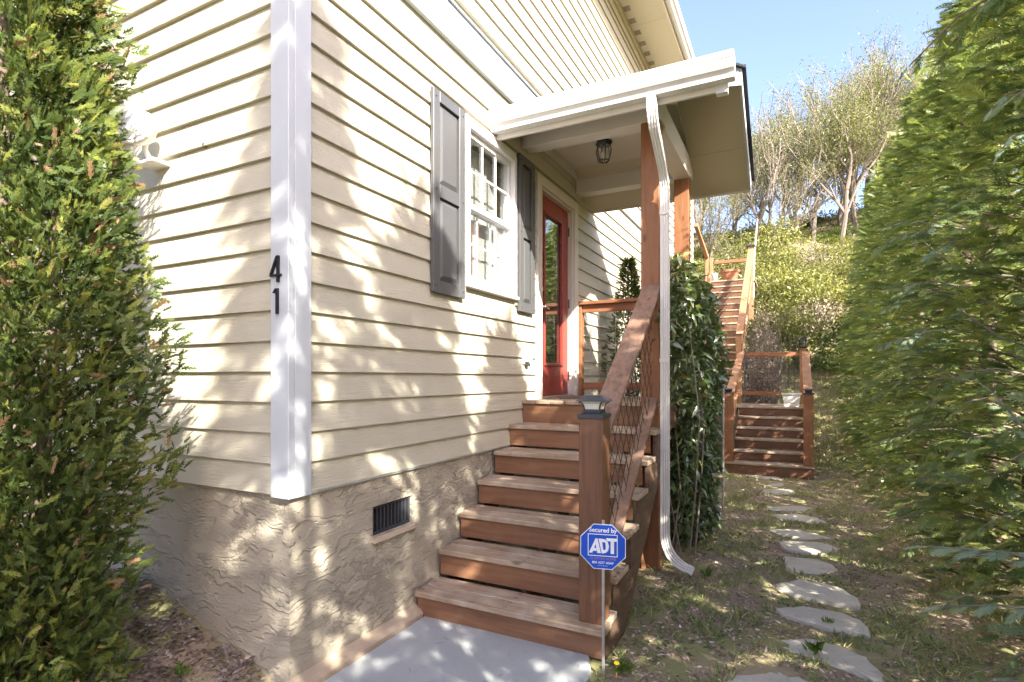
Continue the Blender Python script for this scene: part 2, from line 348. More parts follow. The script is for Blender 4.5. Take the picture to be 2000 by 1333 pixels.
def spray_template(nb, sub, wid=0.04, ang=38, droop=0.22, fan=1.0, thin=False, tip=0.16):
    """flat conifer spray: stem, alternating branchlets, pointed side twigs"""
    v = []; f = []; tt = []
    def strip(a, b, w0, w1, t0, t1):
        a = np.array(a); b = np.array(b); d = b - a; p = np.array([-d[1], d[0]]); p = p / (np.linalg.norm(p) + 1e-9)
        i = len(v)
        for sg in (-1, 1): c = a + p * w0 * sg * .5; v.append((c[0], c[1], 0)); tt.append(t0)
        if w1:
            for sg in (-1, 1): c = b + p * w1 * sg * .5; v.append((c[0], c[1], 0)); tt.append(t1)
            f.append((i, i + 1, i + 3, i + 2))
        else: v.append((b[0], b[1], 0)); tt.append(t1); f.append((i, i + 1, i + 2))
    strip((0, 0), (0, 1), wid * .9, wid * .4, -0.15, 0.15)
    for k in range(nb):
        t = 0.08 + 0.87 * k / nb
        for sg in (-1, 1):
            tk = t + (0.04 if sg > 0 else 0); l = (0.50 * (1 - tk) ** 0.8 * min(1, 0.5 + tk * 2.4) + 0.08) * fan; a = R(ang + 9 * math.sin(k * 5 + sg))
            e = (sg * l * math.sin(a), tk + l * math.cos(a)); strip((0, tk), e, wid * (1.25 if thin else 1), 0 if thin else wid * .45, -0.05 + tk * .1, tip * .75 + tk * .1)
            for j in range(sub):
                u = 0.22 + 0.62 * j / max(1, sub); b0 = (e[0] * u, tk + (e[1] - tk) * u); ll = l * 0.46 * (1 - u * .45)
                for s2 in (-1, 1):
                    a2 = sg * a + s2 * R(36); strip(b0, (b0[0] + ll * math.sin(a2), b0[1] + ll * math.cos(a2)), wid * 1.05, 0, 0.0 + tk * .1, tip + tk * .1)
    v = [(x, y, -droop * y * y - 0.10 * abs(x)) for x, y, z in v]
    return v, f, tt
LEAF = ([(0, 0, 0), (.22, .35, .03), (0, 1, -.05), (-.22, .35, .03)], [(0, 1, 2, 3)], None)
LANCE = ([(0, 0, 0), (.16, .4, .05), (0, 1, -.12), (-.16, .4, .05), (0, .42, 0)], [(0, 1, 4), (1, 2, 4), (4, 2, 3), (0, 4, 3)], None)
def rand_unit(n): return nrm(RNG.normal(size=(n, 3)))

# ---------------------------------------------------------------- terrain
def sstep(a, b, x):
    t = np.clip((np.asarray(x, float) - a) / (b - a), 0, 1); return t * t * (3 - 2 * t)
def ground_z(x, y):
    x = np.asarray(x, float); y = np.asarray(y, float)
    z = -0.09 + 0.012 * np.sin(x * 3.1 + y * 1.3) + 0.01 * np.sin(y * 4.3 - x * 2.2)
    left = sstep(0.02, -0.25, x) * sstep(0.6, 0.1, y)
    z = z + left * (0.035 + 0.27 * np.clip(-x, 0, 1.2) * sstep(-2.6, -0.3, y) + 0.015 * np.sin(x * 14 + y * 9) + 0.012 * np.sin(y * 21 - x * 8))
    hy = y + 0.12 * (x - 2); t = np.clip(hy - 9.6, 0, None)
    hill = np.where(t < 1.6, 0.15 * t * t, 0.384 + 0.445 * (t - 1.6)); t2 = np.clip(hy - 34, 0, None); hill = hill - 0.33 * t2
    hill = hill + sstep(11, 16, y) * (0.25 * np.sin(x * 0.7 + 1) * np.sin(y * 0.5) + 0.15 * np.sin(x * 1.9 + y))
    z = z + hill
    return z
gx = np.unique(np.concatenate([np.linspace(-70, -8, 22), np.linspace(-8, 9, 120), np.linspace(9, 90, 26)]))
gy = np.unique(np.concatenate([np.linspace(-60, -5, 16), np.linspace(-5, 14, 130), np.linspace(14, 40, 60), np.linspace(40, 140, 30)]))
X, Y = np.meshgrid(gx, gy); Z = ground_z(X, Y)
nx, ny = len(gx), len(gy)
me = bpy.data.meshes.new('ground')
me.from_pydata(np.stack([X, Y, Z], -1).reshape(-1, 3).tolist(), [], [(j * nx + i, j * nx + i + 1, (j + 1) * nx + i + 1, (j + 1) * nx + i) for j in range(ny - 1) for i in range(nx - 1)])
for p in me.polygons: p.use_smooth = True
me.materials.append(M['earth']); go = link('ground', me); go['kind'] = 'structure'
# concrete pad at the foot of the stairs
pad = MB().prism([(0.075, -4.5), (1.30, -4.5), (1.285, 0.4), (1.262, 0.86), (1.20, 1.0), (1.17, 1.30), (0.075, 1.30)], 'z', -0.22, -0.065).build('pavement', M['pad'], None, 0.008, origin=(0.6, 0, -0.065)); pad['kind'] = 'structure'

# ---------------------------------------------------------------- house
house = thing('house', 'cream clapboard house with white corner board and rough tan stucco foundation', 'house', (0, 0, 0))
SB, EX = 0.90, 0.1524                                   # bottom of siding, exposure
H_END = 12.2; W_END = -7.5; TOP = 6.62
fd = MB()
VY0, VY1, VZ0, VZ1 = 0.606, 0.984, 0.538, 0.716          # crawl-space vent opening
fd.box(W_END, 0, 0.002, 0.2, -0.6, SB + .02)
fd.box(-0.2, 0, 0.2, VY0, -0.6, SB + .02); fd.box(-0.2, 0, VY1, H_END, -0.6, SB + .02)
fd.box(-0.2, 0, VY0, VY1, -0.6, VZ0); fd.box(-0.2, 0, VY0, VY1, VZ1, SB + .02)
fw = fd.build('foundation_wall', M['stucco'], house)
vent = MB().box(-0.115, -0.105, VY0, VY1, VZ0, VZ1).build('vent', M['black'], house, 0)
for y0, y1, z0, z1 in ((VY0, VY1, VZ0, VZ0 + .018), (VY0, VY1, VZ1 - .02, VZ1), (VY0, VY0 + .018, VZ0 + .018, VZ1 - .02), (VY1 - .018, VY1, VZ0 + .018, VZ1 - .02)):
    box('frame', M['iron'], vent, -0.055, -0.018, y0, y1, z0, z1, 0.002)
for k in range(10):
    y = VY0 + .036 + k * (VY1 - VY0 - .072) / 9
    box('slat', M['iron'], vent, -0.06, -0.026, y - .006, y + .006, VZ0 + .018, VZ1 - .02, 0.0015)
MB().prism([(-.02, VZ0 - .03), (.022, VZ0 - .034), (.012, VZ0 - .012), (-.02, VZ0 - .001)], 'y', VY0 - .01, VY1 + .01).build('vent_sill', M['footing'], house)
ft = MB()
prof = [(0.001, -0.2), (0.072, -0.2), (0.07, -0.045), (0.05, -0.022), (0.001, -0.008)]
ft.prism(prof, 'y', -0.06, 1.02); ft.build('footing', M['footing'], house)
# sheathing with openings (window, door)
WIN = (1.60, 2.43, 2.19, 3.42); DOOR = (2.87, 3.99, 1.27, 3.44)
wall_side = MB(); cuts = [0.0, WIN[0], WIN[1], DOOR[0], DOOR[1], H_END]
for a, b in zip(cuts[:-1], cuts[1:]):
    z0, z1 = (WIN[2], WIN[3]) if (a, b) == WIN[:2] else (DOOR[2], DOOR[3]) if (a, b) == DOOR[:2] else (None, None)
    if z0 is None: wall_side.box(-0.16, 0, a, b, SB, TOP)
    else: wall_side.box(-0.16, 0, a, b, SB, z0); wall_side.box(-0.16, 0, a, b, z1, TOP)
ws = wall_side.build('wall', M['siding'], house)
wf = MB().box(W_END, -0.16, 0.0, 0.16, SB, TOP).prism([(W_END, TOP), (-0.001, TOP), (W_END / 2, TOP + 2.6)], 'y', 0.0, 0.16).build('wall', M['siding'], house)
BOARD = {}
def siding(side, a, b, z0, parent, h=EX):
    key = (side, round(b - a, 3), round(h, 3))
    if key not in BOARD:
        l = b - a; pr = [(0.0005, 0), (0.030, 0), (0.031, 0.002), (0.010, h + 0.010), (0.0005, h + 0.010)]
        mb = MB()
        if side: mb.prism(pr, 'y', 0, l)
        else: mb.prism([(-p[0], p[1]) for p in pr], 'x', 0, l)
        me = bpy.data.meshes.new('siding_board')
        vv = mb.v
        if not side: vv = [(x, y, z) for x, y, z in vv]
        me.from_pydata(vv, [], mb.f); bm = bmesh.new(); bm.from_mesh(me); bmesh.ops.recalc_face_normals(bm, faces=bm.faces); bm.to_mesh(me); bm.free()
        me.materials.append(M['siding']); BOARD[key] = me
    link('siding_board', BOARD[key], parent, (0, a, z0) if side else (a, 0, z0))
# prism('x') takes (y, z): the front wall's outward direction is -y
BAND = (3.885, 4.15)
rr = random.Random(3)
for k in range(38):
    z0 = SB + k * EX
    if z0 > TOP - 0.15: break
    z1 = z0 + EX
    if z1 <= BAND[0] - 0.03 or z0 >= BAND[1] - 0.02:
        segs = [(0.112, H_END)]
        for (a, b, c, d) in ((WIN[0] - .001, WIN[1] + .001, WIN[2], WIN[3] + .03), (DOOR[0], DOOR[1], DOOR[2], DOOR[3])):
            if z0 + 0.012 < d and z1 > c:
                segs = [q for s in segs for q in ((s[0], min(s[1], a)), (max(s[0], b), s[1])) if q[1] - q[0] > 0.02]
        fin = []
        for s in segs:
            if s[1] - s[0] > 3.7:
                c = s[0] + (3.66 if k % 3 else 2.44) + (k % 2) * 0.4
                while c < s[1] - 0.5: fin.append((s[0], c - 0.0015)); s = (c + 0.0015, s[1]); c += 3.66
            fin.append(s)
        for s in fin: siding(True, s[0], s[1], z0, ws)
    c = -0.092; joints = [-0.78 if k % 8 == 4 else -1.4 - (k % 4) * 0.55, -4.6 - (k % 3) * .5, W_END]
    for j in joints: siding(False, j + 0.0015, c, z0, wf); c = j - 0.0015
# band course: white frieze board with drip edge
bb = box('band_board', M['trim'], house, 0.001, 0.036, 0.11, H_END, BAND[0], BAND[1])
MB().prism([(0.001, BAND[1]), (0.055, BAND[1] + .002), (0.055, BAND[1] + .012), (0.001, BAND[1] + .03)], 'y', 0.11, H_END).build('drip_cap', M['trim'], house)
# corner board: two boards meeting at the corner
cb = MB().box(-0.088, 0.038, -0.038, 0.0, SB - .012, TOP).build('corner_board', M['trim'], house, 0.003)
MB().box(0.001, 0.0385, 0.001, 0.106, SB - .012, TOP).build('corner_board', M['trim'], house, 0.003)
# foundation ledge shadow board under siding
box('starter_strip', M['trim'], house, 0.0005, 0.020, 0.11, H_END, SB - .012, SB - .0005, 0)
# ---- window
win = MB()
y0, y1, z0, z1 = WIN
fw_ = 0.045
for a, b, c, d in ((y0, y0 + fw_, z0, z1), (y1 - fw_, y1, z0, z1), (y0 + fw_, y1 - fw_, z0, z0 + .05), (y0 + fw_, y1 - fw_, z1 - .05, z1)): win.box(-0.10, 0.044, a, b, c, d)
win.box(-0.10, 0.06, y0 - .01, y1 + .01, z0 - .028, z0 - .001); win.box(0.001, 0.036, y0, y1, z1 + .001, z1 + .036)
wino = win.build('window', M['vinyl'], house, 0.002)
iy0, iy1, iz0, iz1 = y0 + fw_, y1 - fw_, z0 + .05, z1 - .05; zm = 2.80
for (xa, xb, za, zb) in ((-0.035, 0.005, zm - .02, iz1), (-0.085, -0.045, iz0, zm + .025)):
    sh = MB(); st = 0.042
    sh.box(xa, xb, iy0, iy0 + st, za, zb); sh.box(xa, xb, iy1 - st, iy1, za, zb); sh.box(xa, xb, iy0 + st, iy1 - st, za, za + st); sh.box(xa, xb, iy0 + st, iy1 - st, zb - st, zb)
    sh.build('sash', M['vinyl'], wino, 0.002)
    gy0, gy1, gz0, gz1 = iy0 + st, iy1 - st, za + st, zb - st; xm = (xa + xb) / 2; bw = 0.009
    for i in range(3):
        for j in range(2):
            ya = gy0 + (gy1 - gy0) * i / 3; yb = gy0 + (gy1 - gy0) * (i + 1) / 3; zc = gz0 + (gz1 - gz0) * j / 2; zd = gz0 + (gz1 - gz0) * (j + 1) / 2
            box('pane', M['glass'], wino, xm - .002, xm + .002, ya + .001, yb - .001, zc + .001, zd - .001, 0)
    for i in (1, 2): yv = gy0 + (gy1 - gy0) * i / 3; box('muntin', M['vinyl'], wino, xm + .003, xm + .012, yv - bw, yv + bw, gz0, gz1, 0.002)
    zv = (gz0 + gz1) / 2
    for i in range(3):
        ya = gy0 + (gy1 - gy0) * i / 3 + (bw if i else 0); yb = gy0 + (gy1 - gy0) * (i + 1) / 3 - (bw if i < 2 else 0)
        box('muntin', M['vinyl'], wino, xm + .003, xm + .0118, ya, yb, zv - bw, zv + bw, 0.002)
bl = MB(); q = [(-.142 + .004 * math.sin(k * 1.7), iy0 + .004 + (iy1 - iy0 - .008) * k / 16) for k in range(17)]
for (xa_, ya_), (xb_, yb_) in zip(q[:-1], q[1:]): bl.add([(xa_, ya_, iz0 + .01), (xb_, yb_, iz0 + .01), (xb_, yb_, iz1 - .01), (xa_, ya_, iz1 - .01)], [(0, 1, 2, 3)])
bl.build('curtain', M['glass_backing'], wino, smooth=True)  # pale sheet added behind the sashes to brighten the glass
# ---- shutters
def shutter(ya, yb, za, zb, nm='shutter'):
    s = MB(); x0, x1 = 0.033, 0.06; st = 0.075; zmid = (za + zb) / 2 + .01
    s.box(x0, x1, ya, ya + st, za, zb); s.box(x0, x1, yb - st, yb, za, zb)
    for c, d in ((za, za + .085), (zmid - .045, zmid + .045), (zb - .075, zb)): s.box(x0, x1, ya + st, yb - st, c, d)
    so = s.build(nm, M['shutter'], house, 0.002)
    for c, d in ((za + .085, zmid - .045), (zmid + .045, zb - .075)):
        p = MB(); a, b = ya + st, yb - st; i = 0.038
        v = [(x0 + .002, a, c), (x0 + .002, b, c), (x0 + .002, b, d), (x0 + .002, a, d), (x1 - .004, a + i, c + i), (x1 - .004, b - i, c + i), (x1 - .004, b - i, d - i), (x1 - .004, a + i, d - i)]
        p.add(v, [(4, 5, 6, 7), (0, 1, 5, 4), (1, 2, 6, 5), (2, 3, 7, 6), (3, 0, 4, 7), (3, 2, 1, 0)])
        p.build('panel', M['shutter'], so)
    for yy in (ya + .03, yb - .03):
        for zz in (za + .05, zmid, zb - .05):
            MB().frustum(0, 0, 0, .004, .008, .005, 8).build('screw', M['iron'], so, origin=(0, 0, 0))
            o = COL.objects[-1] if False else bpy.data.objects[so.children[-1].name]; o.rotation_euler = (0, R(90), 0); o.location = Vector((x1, yy, zz)) - LOC[so.name]
    return so
shutter(1.141, 1.541, 2.06, 3.44); s2 = shutter(2.455, 2.775, 2.07, 3.47)
# ---- door
dr = MB(); dy0, dy1 = 3.0, 3.85; dz0, dz1 = 1.30, 3.32
dr.box(0.001, 0.045, 2.875, dy0 - .02, 1.27, 3.345); dr.box(0.001, 0.045, dy1 + .02, 3.985, 1.27, 3.345); dr.box(0.001, 0.046, 2.875, 3.985, 3.346, 3.44)
dr.box(-0.14, 0.022, dy0 - .02, dy0 - .001, 1.27, 3.345); dr.box(-0.14, 0.022, dy1 + .001, dy1 + .02, 1.27, 3.345); dr.box(-0.14, 0.022, dy0 - .001, dy1 + .001, 3.325, 3.345)
frame = dr.build('door_frame', M['porch_white'], house, 0.003)
box('threshold', M['nickel'], frame, -0.14, 0.05, dy0, dy1, 1.272, 1.296, 0.004)
gA, gB, gC, gD = 3.175, 3.69, 1.60, 3.17
leaf = MB(); xa, xb = -0.075, -0.032
leaf.box(xa, xb, dy0 + .003, gA, dz0, dz1); leaf.box(xa, xb, gB, dy1 - .003, dz0, dz1); leaf.box(xa, xb, gA, gB, dz0, gC); leaf.box(xa, xb, gA, gB, gD, dz1)
door = leaf.build('door', M['red'], house, 0.002)
lt = MB()
for a, b, c, d in ((gA, gA + .03, gC, gD), (gB - .03, gB, gC, gD), (gA + .03, gB - .03, gC, gC + .03), (gA + .03, gB - .03, gD - .03, gD)): lt.box(xb - .02, xb + .014, a, b, c, d)
lt.build('glazing_bead', M['red'], door, 0.004)
box('pane', M['door_glass'], door, -0.056, -0.05, gA + .005, gB - .005, gC + .005, gD - .005, 0)
hd = MB(); hd.tube([(xb, 3.085, 2.18), (xb + .055, 3.085, 2.18)], [.026, .012], 10); hd.tube([(xb + .05, 3.085, 2.18), (xb + .055, 3.12, 2.182), (xb + .05, 3.20, 2.175)], [.011, .01, .008], 8)
hd.build('handle', M['nickel'], door, smooth=True)
MB().tube([(xb, 3.085, 2.36), (xb + .02, 3.085, 2.36), (xb + .032, 3.085, 2.36)], [.032, .03, .02], 14).build('deadbolt', M['nickel'], door, smooth=True)
for z in (1.5, 2.3, 3.1): MB().tube([(xb + .012, dy1 + .001, z - .05), (xb + .012, dy1 + .001, z + .05)], .008, 8).build('hinge', M['iron'], door)
# rooms behind the openings
rm = MB()
rm.box(-4.0, -0.165, 0.3, 4.9, 1.14, 1.16); rm.box(-4.0, -0.165, 0.3, 4.9, 3.62, 3.64); rm.box(-4.02, -4.0, 0.3, 4.9, 1.16, 3.62); rm.box(-4.0, -.165, 0.28, 0.3, 1.16, 3.62); rm.box(-4.0, -.165, 4.9, 4.92, 1.16, 3.62)
rm.build('room', M['inside'], house)
cu = MB(); pr = [(-0.32 + 0.02 * math.sin(k * 1.9), 3.42 + k * 0.018) for k in range(22)]
for (a, b), (c, d) in zip(pr[:-1], pr[1:]): cu.add([(a, b, 1.3), (c, d, 1.3), (c, d, 3.2), (a, b, 3.2)], [(0, 1, 2, 3)])
cuo = cu.build('curtain', M['curtain'], house)
box('bin', M['pink'], house, -0.42, -0.3, 3.2, 3.36, 1.3, 1.70, 0.006)
# ---- weatherproof socket cover beside the door
oc = MB().box(0.018, 0.038, 2.575, 2.70, 1.60, 1.79).box(0.03, 0.075, 2.59, 2.685, 1.62, 1.775).build('socket_cover', M['vinyl'], house, 0.006)
box('plug', M['iron'], oc, 0.035, 0.065, 2.61, 2.665, 1.585, 1.612, 0.004)
# ---- upper eave: soffit boards, vents, fascia, gutter, roof
SO = TOP
for k in range(4):
    a = -0.5 + k * 3.3; box('soffit_panel', M['soffit'], house, 0.028, 0.605, a, a + 3.295, SO, SO + .012, 0)
for k, z in enumerate((SO - .16, SO - .07)): box('frieze_board', M['soffit'], house, 0.024, 0.05 + .03 * k, -.02, H_END, z, z + (.085 if k == 0 else .068), 0.004)
for k in range(40):
    y = 0.2 + k * 0.30
    if y > 11.6: break
    v = MB().box(0.10, 0.19, y, y + 0.11, SO - .005, SO - .0005).build('soffit_vent', M['taupe'], house, 0.001)
box('fascia', M['soffit'], house, 0.607, 0.63, -0.5, H_END + .4, SO - .035, SO + .2)
def thick(poly, t, ins):
    return poly + [(p[0] + ins[0] * t, p[1] + t) for p in reversed(poly)]
UG = [(0.632, SO + .16), (0.632, SO + .03), (0.70, SO + .03), (0.715, SO + .06), (0.74, SO + .085), (0.755, SO + .12), (0.755, SO + .165), (0.745, SO + .165)]
gm = MB()
for (p, q) in zip(UG[:-1], UG[1:]):
    gm.add([(p[0], -0.5, p[1]), (q[0], -0.5, q[1]), (q[0], H_END + .4, q[1]), (p[0], H_END + .4, p[1])], [(0, 1, 2, 3)])
ug = gm.build('gutter', M['gutter'], house); ug.modifiers.new('s', 'SOLIDIFY').thickness = 0.004
MB().prism([(0.66, SO + .165), (0.66, SO + .20), (W_END / 2, SO + .2 + 2.75), (W_END - .66, SO + .2), (W_END - .66, SO + .165), (W_END / 2, SO + 2.70)], 'y', -0.5, H_END + .4).build('roof', M['shingle'], house)
# a small nest and nail marks on the front boards
MB().lathe(-0.62, -0.02, [(0.0, 2.72), (.012, 2.725), (.016, 2.74), (.008, 2.752), (0, 2.755)], 8).build('wasp_nest', M['bark'], house)

# ---- house number, lamp on the front wall
def textmesh(body, size, extrude=0.0, offset=0.0, align='CENTER'):
    c = bpy.data.curves.new('lettering', 'FONT'); c.body = body; c.size = size; c.extrude = extrude; c.offset = offset; c.align_x = align; c.resolution_u = 3
    o = bpy.data.objects.new('lettering', c); COL.objects.link(o); bpy.context.view_layer.update()
    me = bpy.data.meshes.new_from_object(o.evaluated_get(bpy.context.evaluated_depsgraph_get()))
    bpy.data.objects.remove(o); return me
d4 = MB(); yF = -0.040
def digit(polys, cx, z0, w, h, name, label):
    mb = MB()
    for i, poly in enumerate(polys): mb.prism([(cx + p[0] * w, z0 + p[1] * h) for p in poly], 'y', yF - .012 - i * .0006, yF)
    o = mb.build(name, M['black'], None, origin=(cx, yF, z0)); tag(o, label, 'house number')
digit([[(.64, 0), (.79, 0), (.79, 1), (.64, 1)], [(0, .31), (.05, .24), (.64, .84), (.64, .99), (.60, 1)], [(.0, .235), (1, .235), (1, .305), (.04, .305)]], -0.079, 1.945, 0.075, 0.13, 'house_number', 'black metal digit 4 on the white corner board, above the 1')
digit([[(.50, 0), (.70, 0), (.70, 1), (.50, 1)], [(.15, .83), (.50, .90), (.50, 1), (.44, 1)]], -0.068, 1.79, 0.062, 0.125, 'house_number', 'black metal digit 1 on the white corner board, below the 4')
fl = thing('floodlight', 'white round floodlight on its box, beside the arborvitae on the front wall', 'floodlight', (-1.03, -0.02, 2.70))
MB().box(-1.08, -0.92, -0.048, -0.026, 2.635, 2.78).build('mount_plate', M['vinyl'], fl, 0.004)
MB().lathe(-1.03, 0, [(0.05, 0), (0.05, 0.05), (0.035, .06)], 16).build('junction_box', M['vinyl'], fl, origin=(-1.03, 0, 0), smooth=True)
o = fl.children[-1]; o.rotation_euler = (R(90), 0, 0); o.location = (0.0, -0.02, 0.0)
MB().tube([(-1.03, -.07, 2.71), (-1.03, -.10, 2.76), (-1.02, -.10, 2.80)], .016, 8).build('arm', M['vinyl'], fl, smooth=True)
dome = MB().lathe(0, 0, [(0.03, -.055), (0.05, -.05), (0.085, -.02), (0.098, 0.02), (0.094, .03), (0.07, .038), (0.02, .045)], 24).build('lamp_head', M['frost'], fl, origin=(0, 0, 0), smooth=True)
dome.rotation_euler = (R(75), 0, R(20)); dome.location = Vector((-1.01, -.13, 2.85)) - LOC[fl.name]
rim = MB().lathe(0, 0, [(0.101, .016), (0.104, .02), (0.101, .032), (0.096, .034)], 24).build('rim', M['gutter'], fl, origin=(0, 0, 0), smooth=True)
rim.rotation_euler = dome.rotation_euler; rim.location = dome.location

# ---------------------------------------------------------------- porch roof and its posts
porch = thing('porch', 'small gabled porch roof over the red door on two brown posts', 'porch', (0.6, 3.2, -0.08))
PX0, PX1 = 1.105, 1.25
p1 = box('post', M['porch_post'], porch, PX0, PX1, 2.555, 2.70, -0.2, 3.55, 0.005)
p2 = box('post', M['porch_post'], porch, PX0, PX1, 3.955, 4.10, -0.2, 3.55, 0.005)
box('beam', M['porch_white'], porch, 0.024, 1.268, 2.56, 2.715, 3.552, 3.80, 0.004)
box('beam', M['porch_white'], porch, 0.024, 1.268, 3.955, 4.11, 3.552, 3.80, 0.004)
box('beam', M['porch_white'], porch, 1.105, 1.268, 2.717, 3.953, 3.53, 3.74, 0.004)
box('beam', M['porch_white'], porch, 0.024, 0.06, 2.717, 3.953, 3.70, 3.79, 0.004)
box('ceiling', M['porch_white'], porch, 0.06, 1.105, 2.717, 3.953, 3.775, 3.787, 0)
SL = 0.48; FY, BY, RY = 2.09, 4.43, 3.26; Z0 = 3.475; ZR = Z0 + (RY - FY) * SL
X1 = 1.79
# roof deck (its underside is the soffit), split in panels with a visible seam
def slope_box(name, m, ya, yb, x0, x1, t0, t1, front):
    f = (lambda y: Z0 + (y - FY) * SL) if front else (lambda y: Z0 + (BY - y) * SL)
    return MB().prism([(ya, f(ya) + t0), (yb, f(yb) + t0), (yb, f(yb) + t1), (ya, f(ya) + t1)], 'x', x0, x1).build(name, m, porch, 0.0)
slope_box('soffit_panel', M['soffit'], FY, RY, 0.024, X1, 0, 0.012, True)
for ya, yb in ((RY, 3.905), (3.911, BY)): slope_box('soffit_panel', M['soffit'], ya, yb, 0.024, X1, 0, 0.012, False)
slope_box('roof_deck', M['taupe'], FY, RY, 0.024, X1, 0.013, 0.12, True); slope_box('roof_deck', M['taupe'], RY, BY, 0.024, X1, 0.013, 0.12, False)
slope_box('rake_board', M['trim'], FY - .02, RY, X1 + .001, X1 + .022, -0.012, 0.13, True); slope_box('rake_board', M['trim'], RY, BY + .02, X1 + .001, X1 + .022, -0.012, 0.13, False)
for front in (True, False):
    n = 8
    for k in range(n):
        if front: ya = FY - .06 + (RY - FY + .06) * k / n; yb = ya + (RY - FY + .06) / n + .01
        else: yb = BY + .06 - (BY + .06 - RY) * k / n; ya = yb - (BY + .06 - RY) / n - .01
        slope_box('shingle_course', M['shingle'], ya, yb, 0.024, X1 + .055, 0.132 + .004 * (k % 2), 0.148 + .004 * (k % 2), front)
box('fascia', M['porch_white'], porch, 0.03, X1 + .02, FY - .024, FY - .002, Z0 - .045, Z0 + .11, 0.002)
box('fascia', M['porch_white'], porch, 0.03, X1 + .02, BY + .002, BY + .022, Z0 - .02, Z0 + .11, 0.002)
MB().box(X1 - .05, X1 + .026, FY - .03, FY + .03, Z0 - .06, Z0 + .09).build('fascia_wrap', M['gutter'], porch, 0.002)
# gable infill above the tie beam
MB().prism([(2.72, 3.742), (3.95, 3.742), (RY + .12, ZR - .03), (RY - .12, ZR - .03)], 'x', 1.13, 1.16).build('gable_panel', M['taupe'], porch)
MB().prism([(2.60, 3.745), (2.72, 3.745), (RY, ZR - .06), (RY, ZR - .006)], 'x', 1.165, 1.262).build('gable_trim', M['porch_white'], porch)
MB().prism([(4.05, 3.66), (3.93, 3.742), (RY + .001, ZR - .06), (RY + .001, ZR - .006)], 'x', 1.165, 1.262).build('gable_trim', M['porch_white'], porch)
# K-style gutter
GY = FY - .026
GP = [(GY, 3.615), (GY, 3.475), (GY - .075, 3.475), (GY - .082, 3.50), (GY - .10, 3.523), (GY - .113, 3.548), (GY - .116, 3.578), (GY - .116, 3.583), (GY - .122, 3.586), (GY - .122, 3.625), (GY - .108, 3.628), (GY - .106, 3.616)]
gm = MB()
for p, q in zip(GP[:-1], GP[1:]): gm.add([(0.03, p[0], p[1]), (0.03, q[0], q[1]), (1.86, q[0], q[1]), (1.86, p[0], p[1])], [(0, 1, 2, 3)])
gut = gm.build('gutter', M['gutter'], porch); gut.modifiers.new('s', 'SOLIDIFY').thickness = 0.004
for xe in (0.027, 1.862): MB().prism([(a, b) for a, b in GP[:10]], 'x', xe - .003, xe + .003).build('end_cap', M['gutter'], gut)
# downspout: ribbed rectangular pipe with crimped elbows
def downspout(path, w=0.064, d=0.050):
    path = [Vector(p) for p in path]
    prof = []
    for s, (ax, bx) in enumerate(((-1, -1), (1, -1), (1, 1), (-1, 1))):
        a = (ax * w / 2, bx * d / 2); nx_ = ((1, -1), (1, 1), (-1, 1), (-1, -1))[s]; b = (nx_[0] * w / 2, nx_[1] * d / 2); n = 7
        for k in range(n):
            t = k / n; inn = 0.004 if (k % 2 == 1) else 0.0
            px = a[0] + (b[0] - a[0]) * t; py = a[1] + (b[1] - a[1]) * t
            prof.append((px - math.copysign(inn, ax) * (1 if s in (1, 3) else 0) * (1), py - (math.copysign(inn, bx) if s in (0, 2) else 0)))
    n = len(prof); v = []; f = []
    for i, p in enumerate(path):
        dd = (path[min(i + 1, len(path) - 1)] - path[max(i - 1, 0)]).normalized()
        xx = Vector((1, 0, 0)); xx = (xx - dd * xx.dot(dd)).normalized(); yy = dd.cross(xx)
        if i > 0 and i < len(path) - 1 and (path[i + 1] - path[i]).length < 0.02 and i % 2: sc = 1.06
        else: sc = 1.0
        for q in prof: v.append(p + xx * q[0] * sc + yy * q[1] * sc)
    for i in range(len(path) - 1):
        for k in range(n): f.append((i * n + k, i * n + (k + 1) % n, (i + 1) * n + (k + 1) % n, (i + 1) * n + k))
    f.append(tuple(range(n)))
    return MB().add(v, f)
def bez(a, b, c, n):
    return [Vector(a) * (1 - t) ** 2 + Vector(b) * 2 * t * (1 - t) + Vector(c) * t * t for t in [i / n for i in range(n + 1)]]
DX, DY = 1.318, 2.46
pt = [(1.318, 2.005, 3.48)] + bez((1.318, 2.005, 3.46), (1.318, 2.01, 3.33), (1.32, 2.10, 3.26), 12) + bez((1.322, 2.33, 3.10), (DX, DY - .01, 3.02), (DX, DY, 2.90), 12)
pt = [Vector(p) for p in pt] + [Vector((DX, DY, z)) for z in (2.6, 1.9, 1.2)] + [Vector((DX, DY, 0.30))] + bez((DX, DY, 0.27), (DX + .01, DY - .01, 0.06), (DX + .19, DY - .03, 0.02), 16) + [Vector((DX + .215, DY - .035, 0.012))]
ds = downspout(pt).build('downspout', M['gutter'], porch)
for z in (0.92, 1.6, 2.75): box('strap', M['gutter'], ds, DX - .036, DX + .036, DY - .029, DY - .026, z, z + .03, 0)
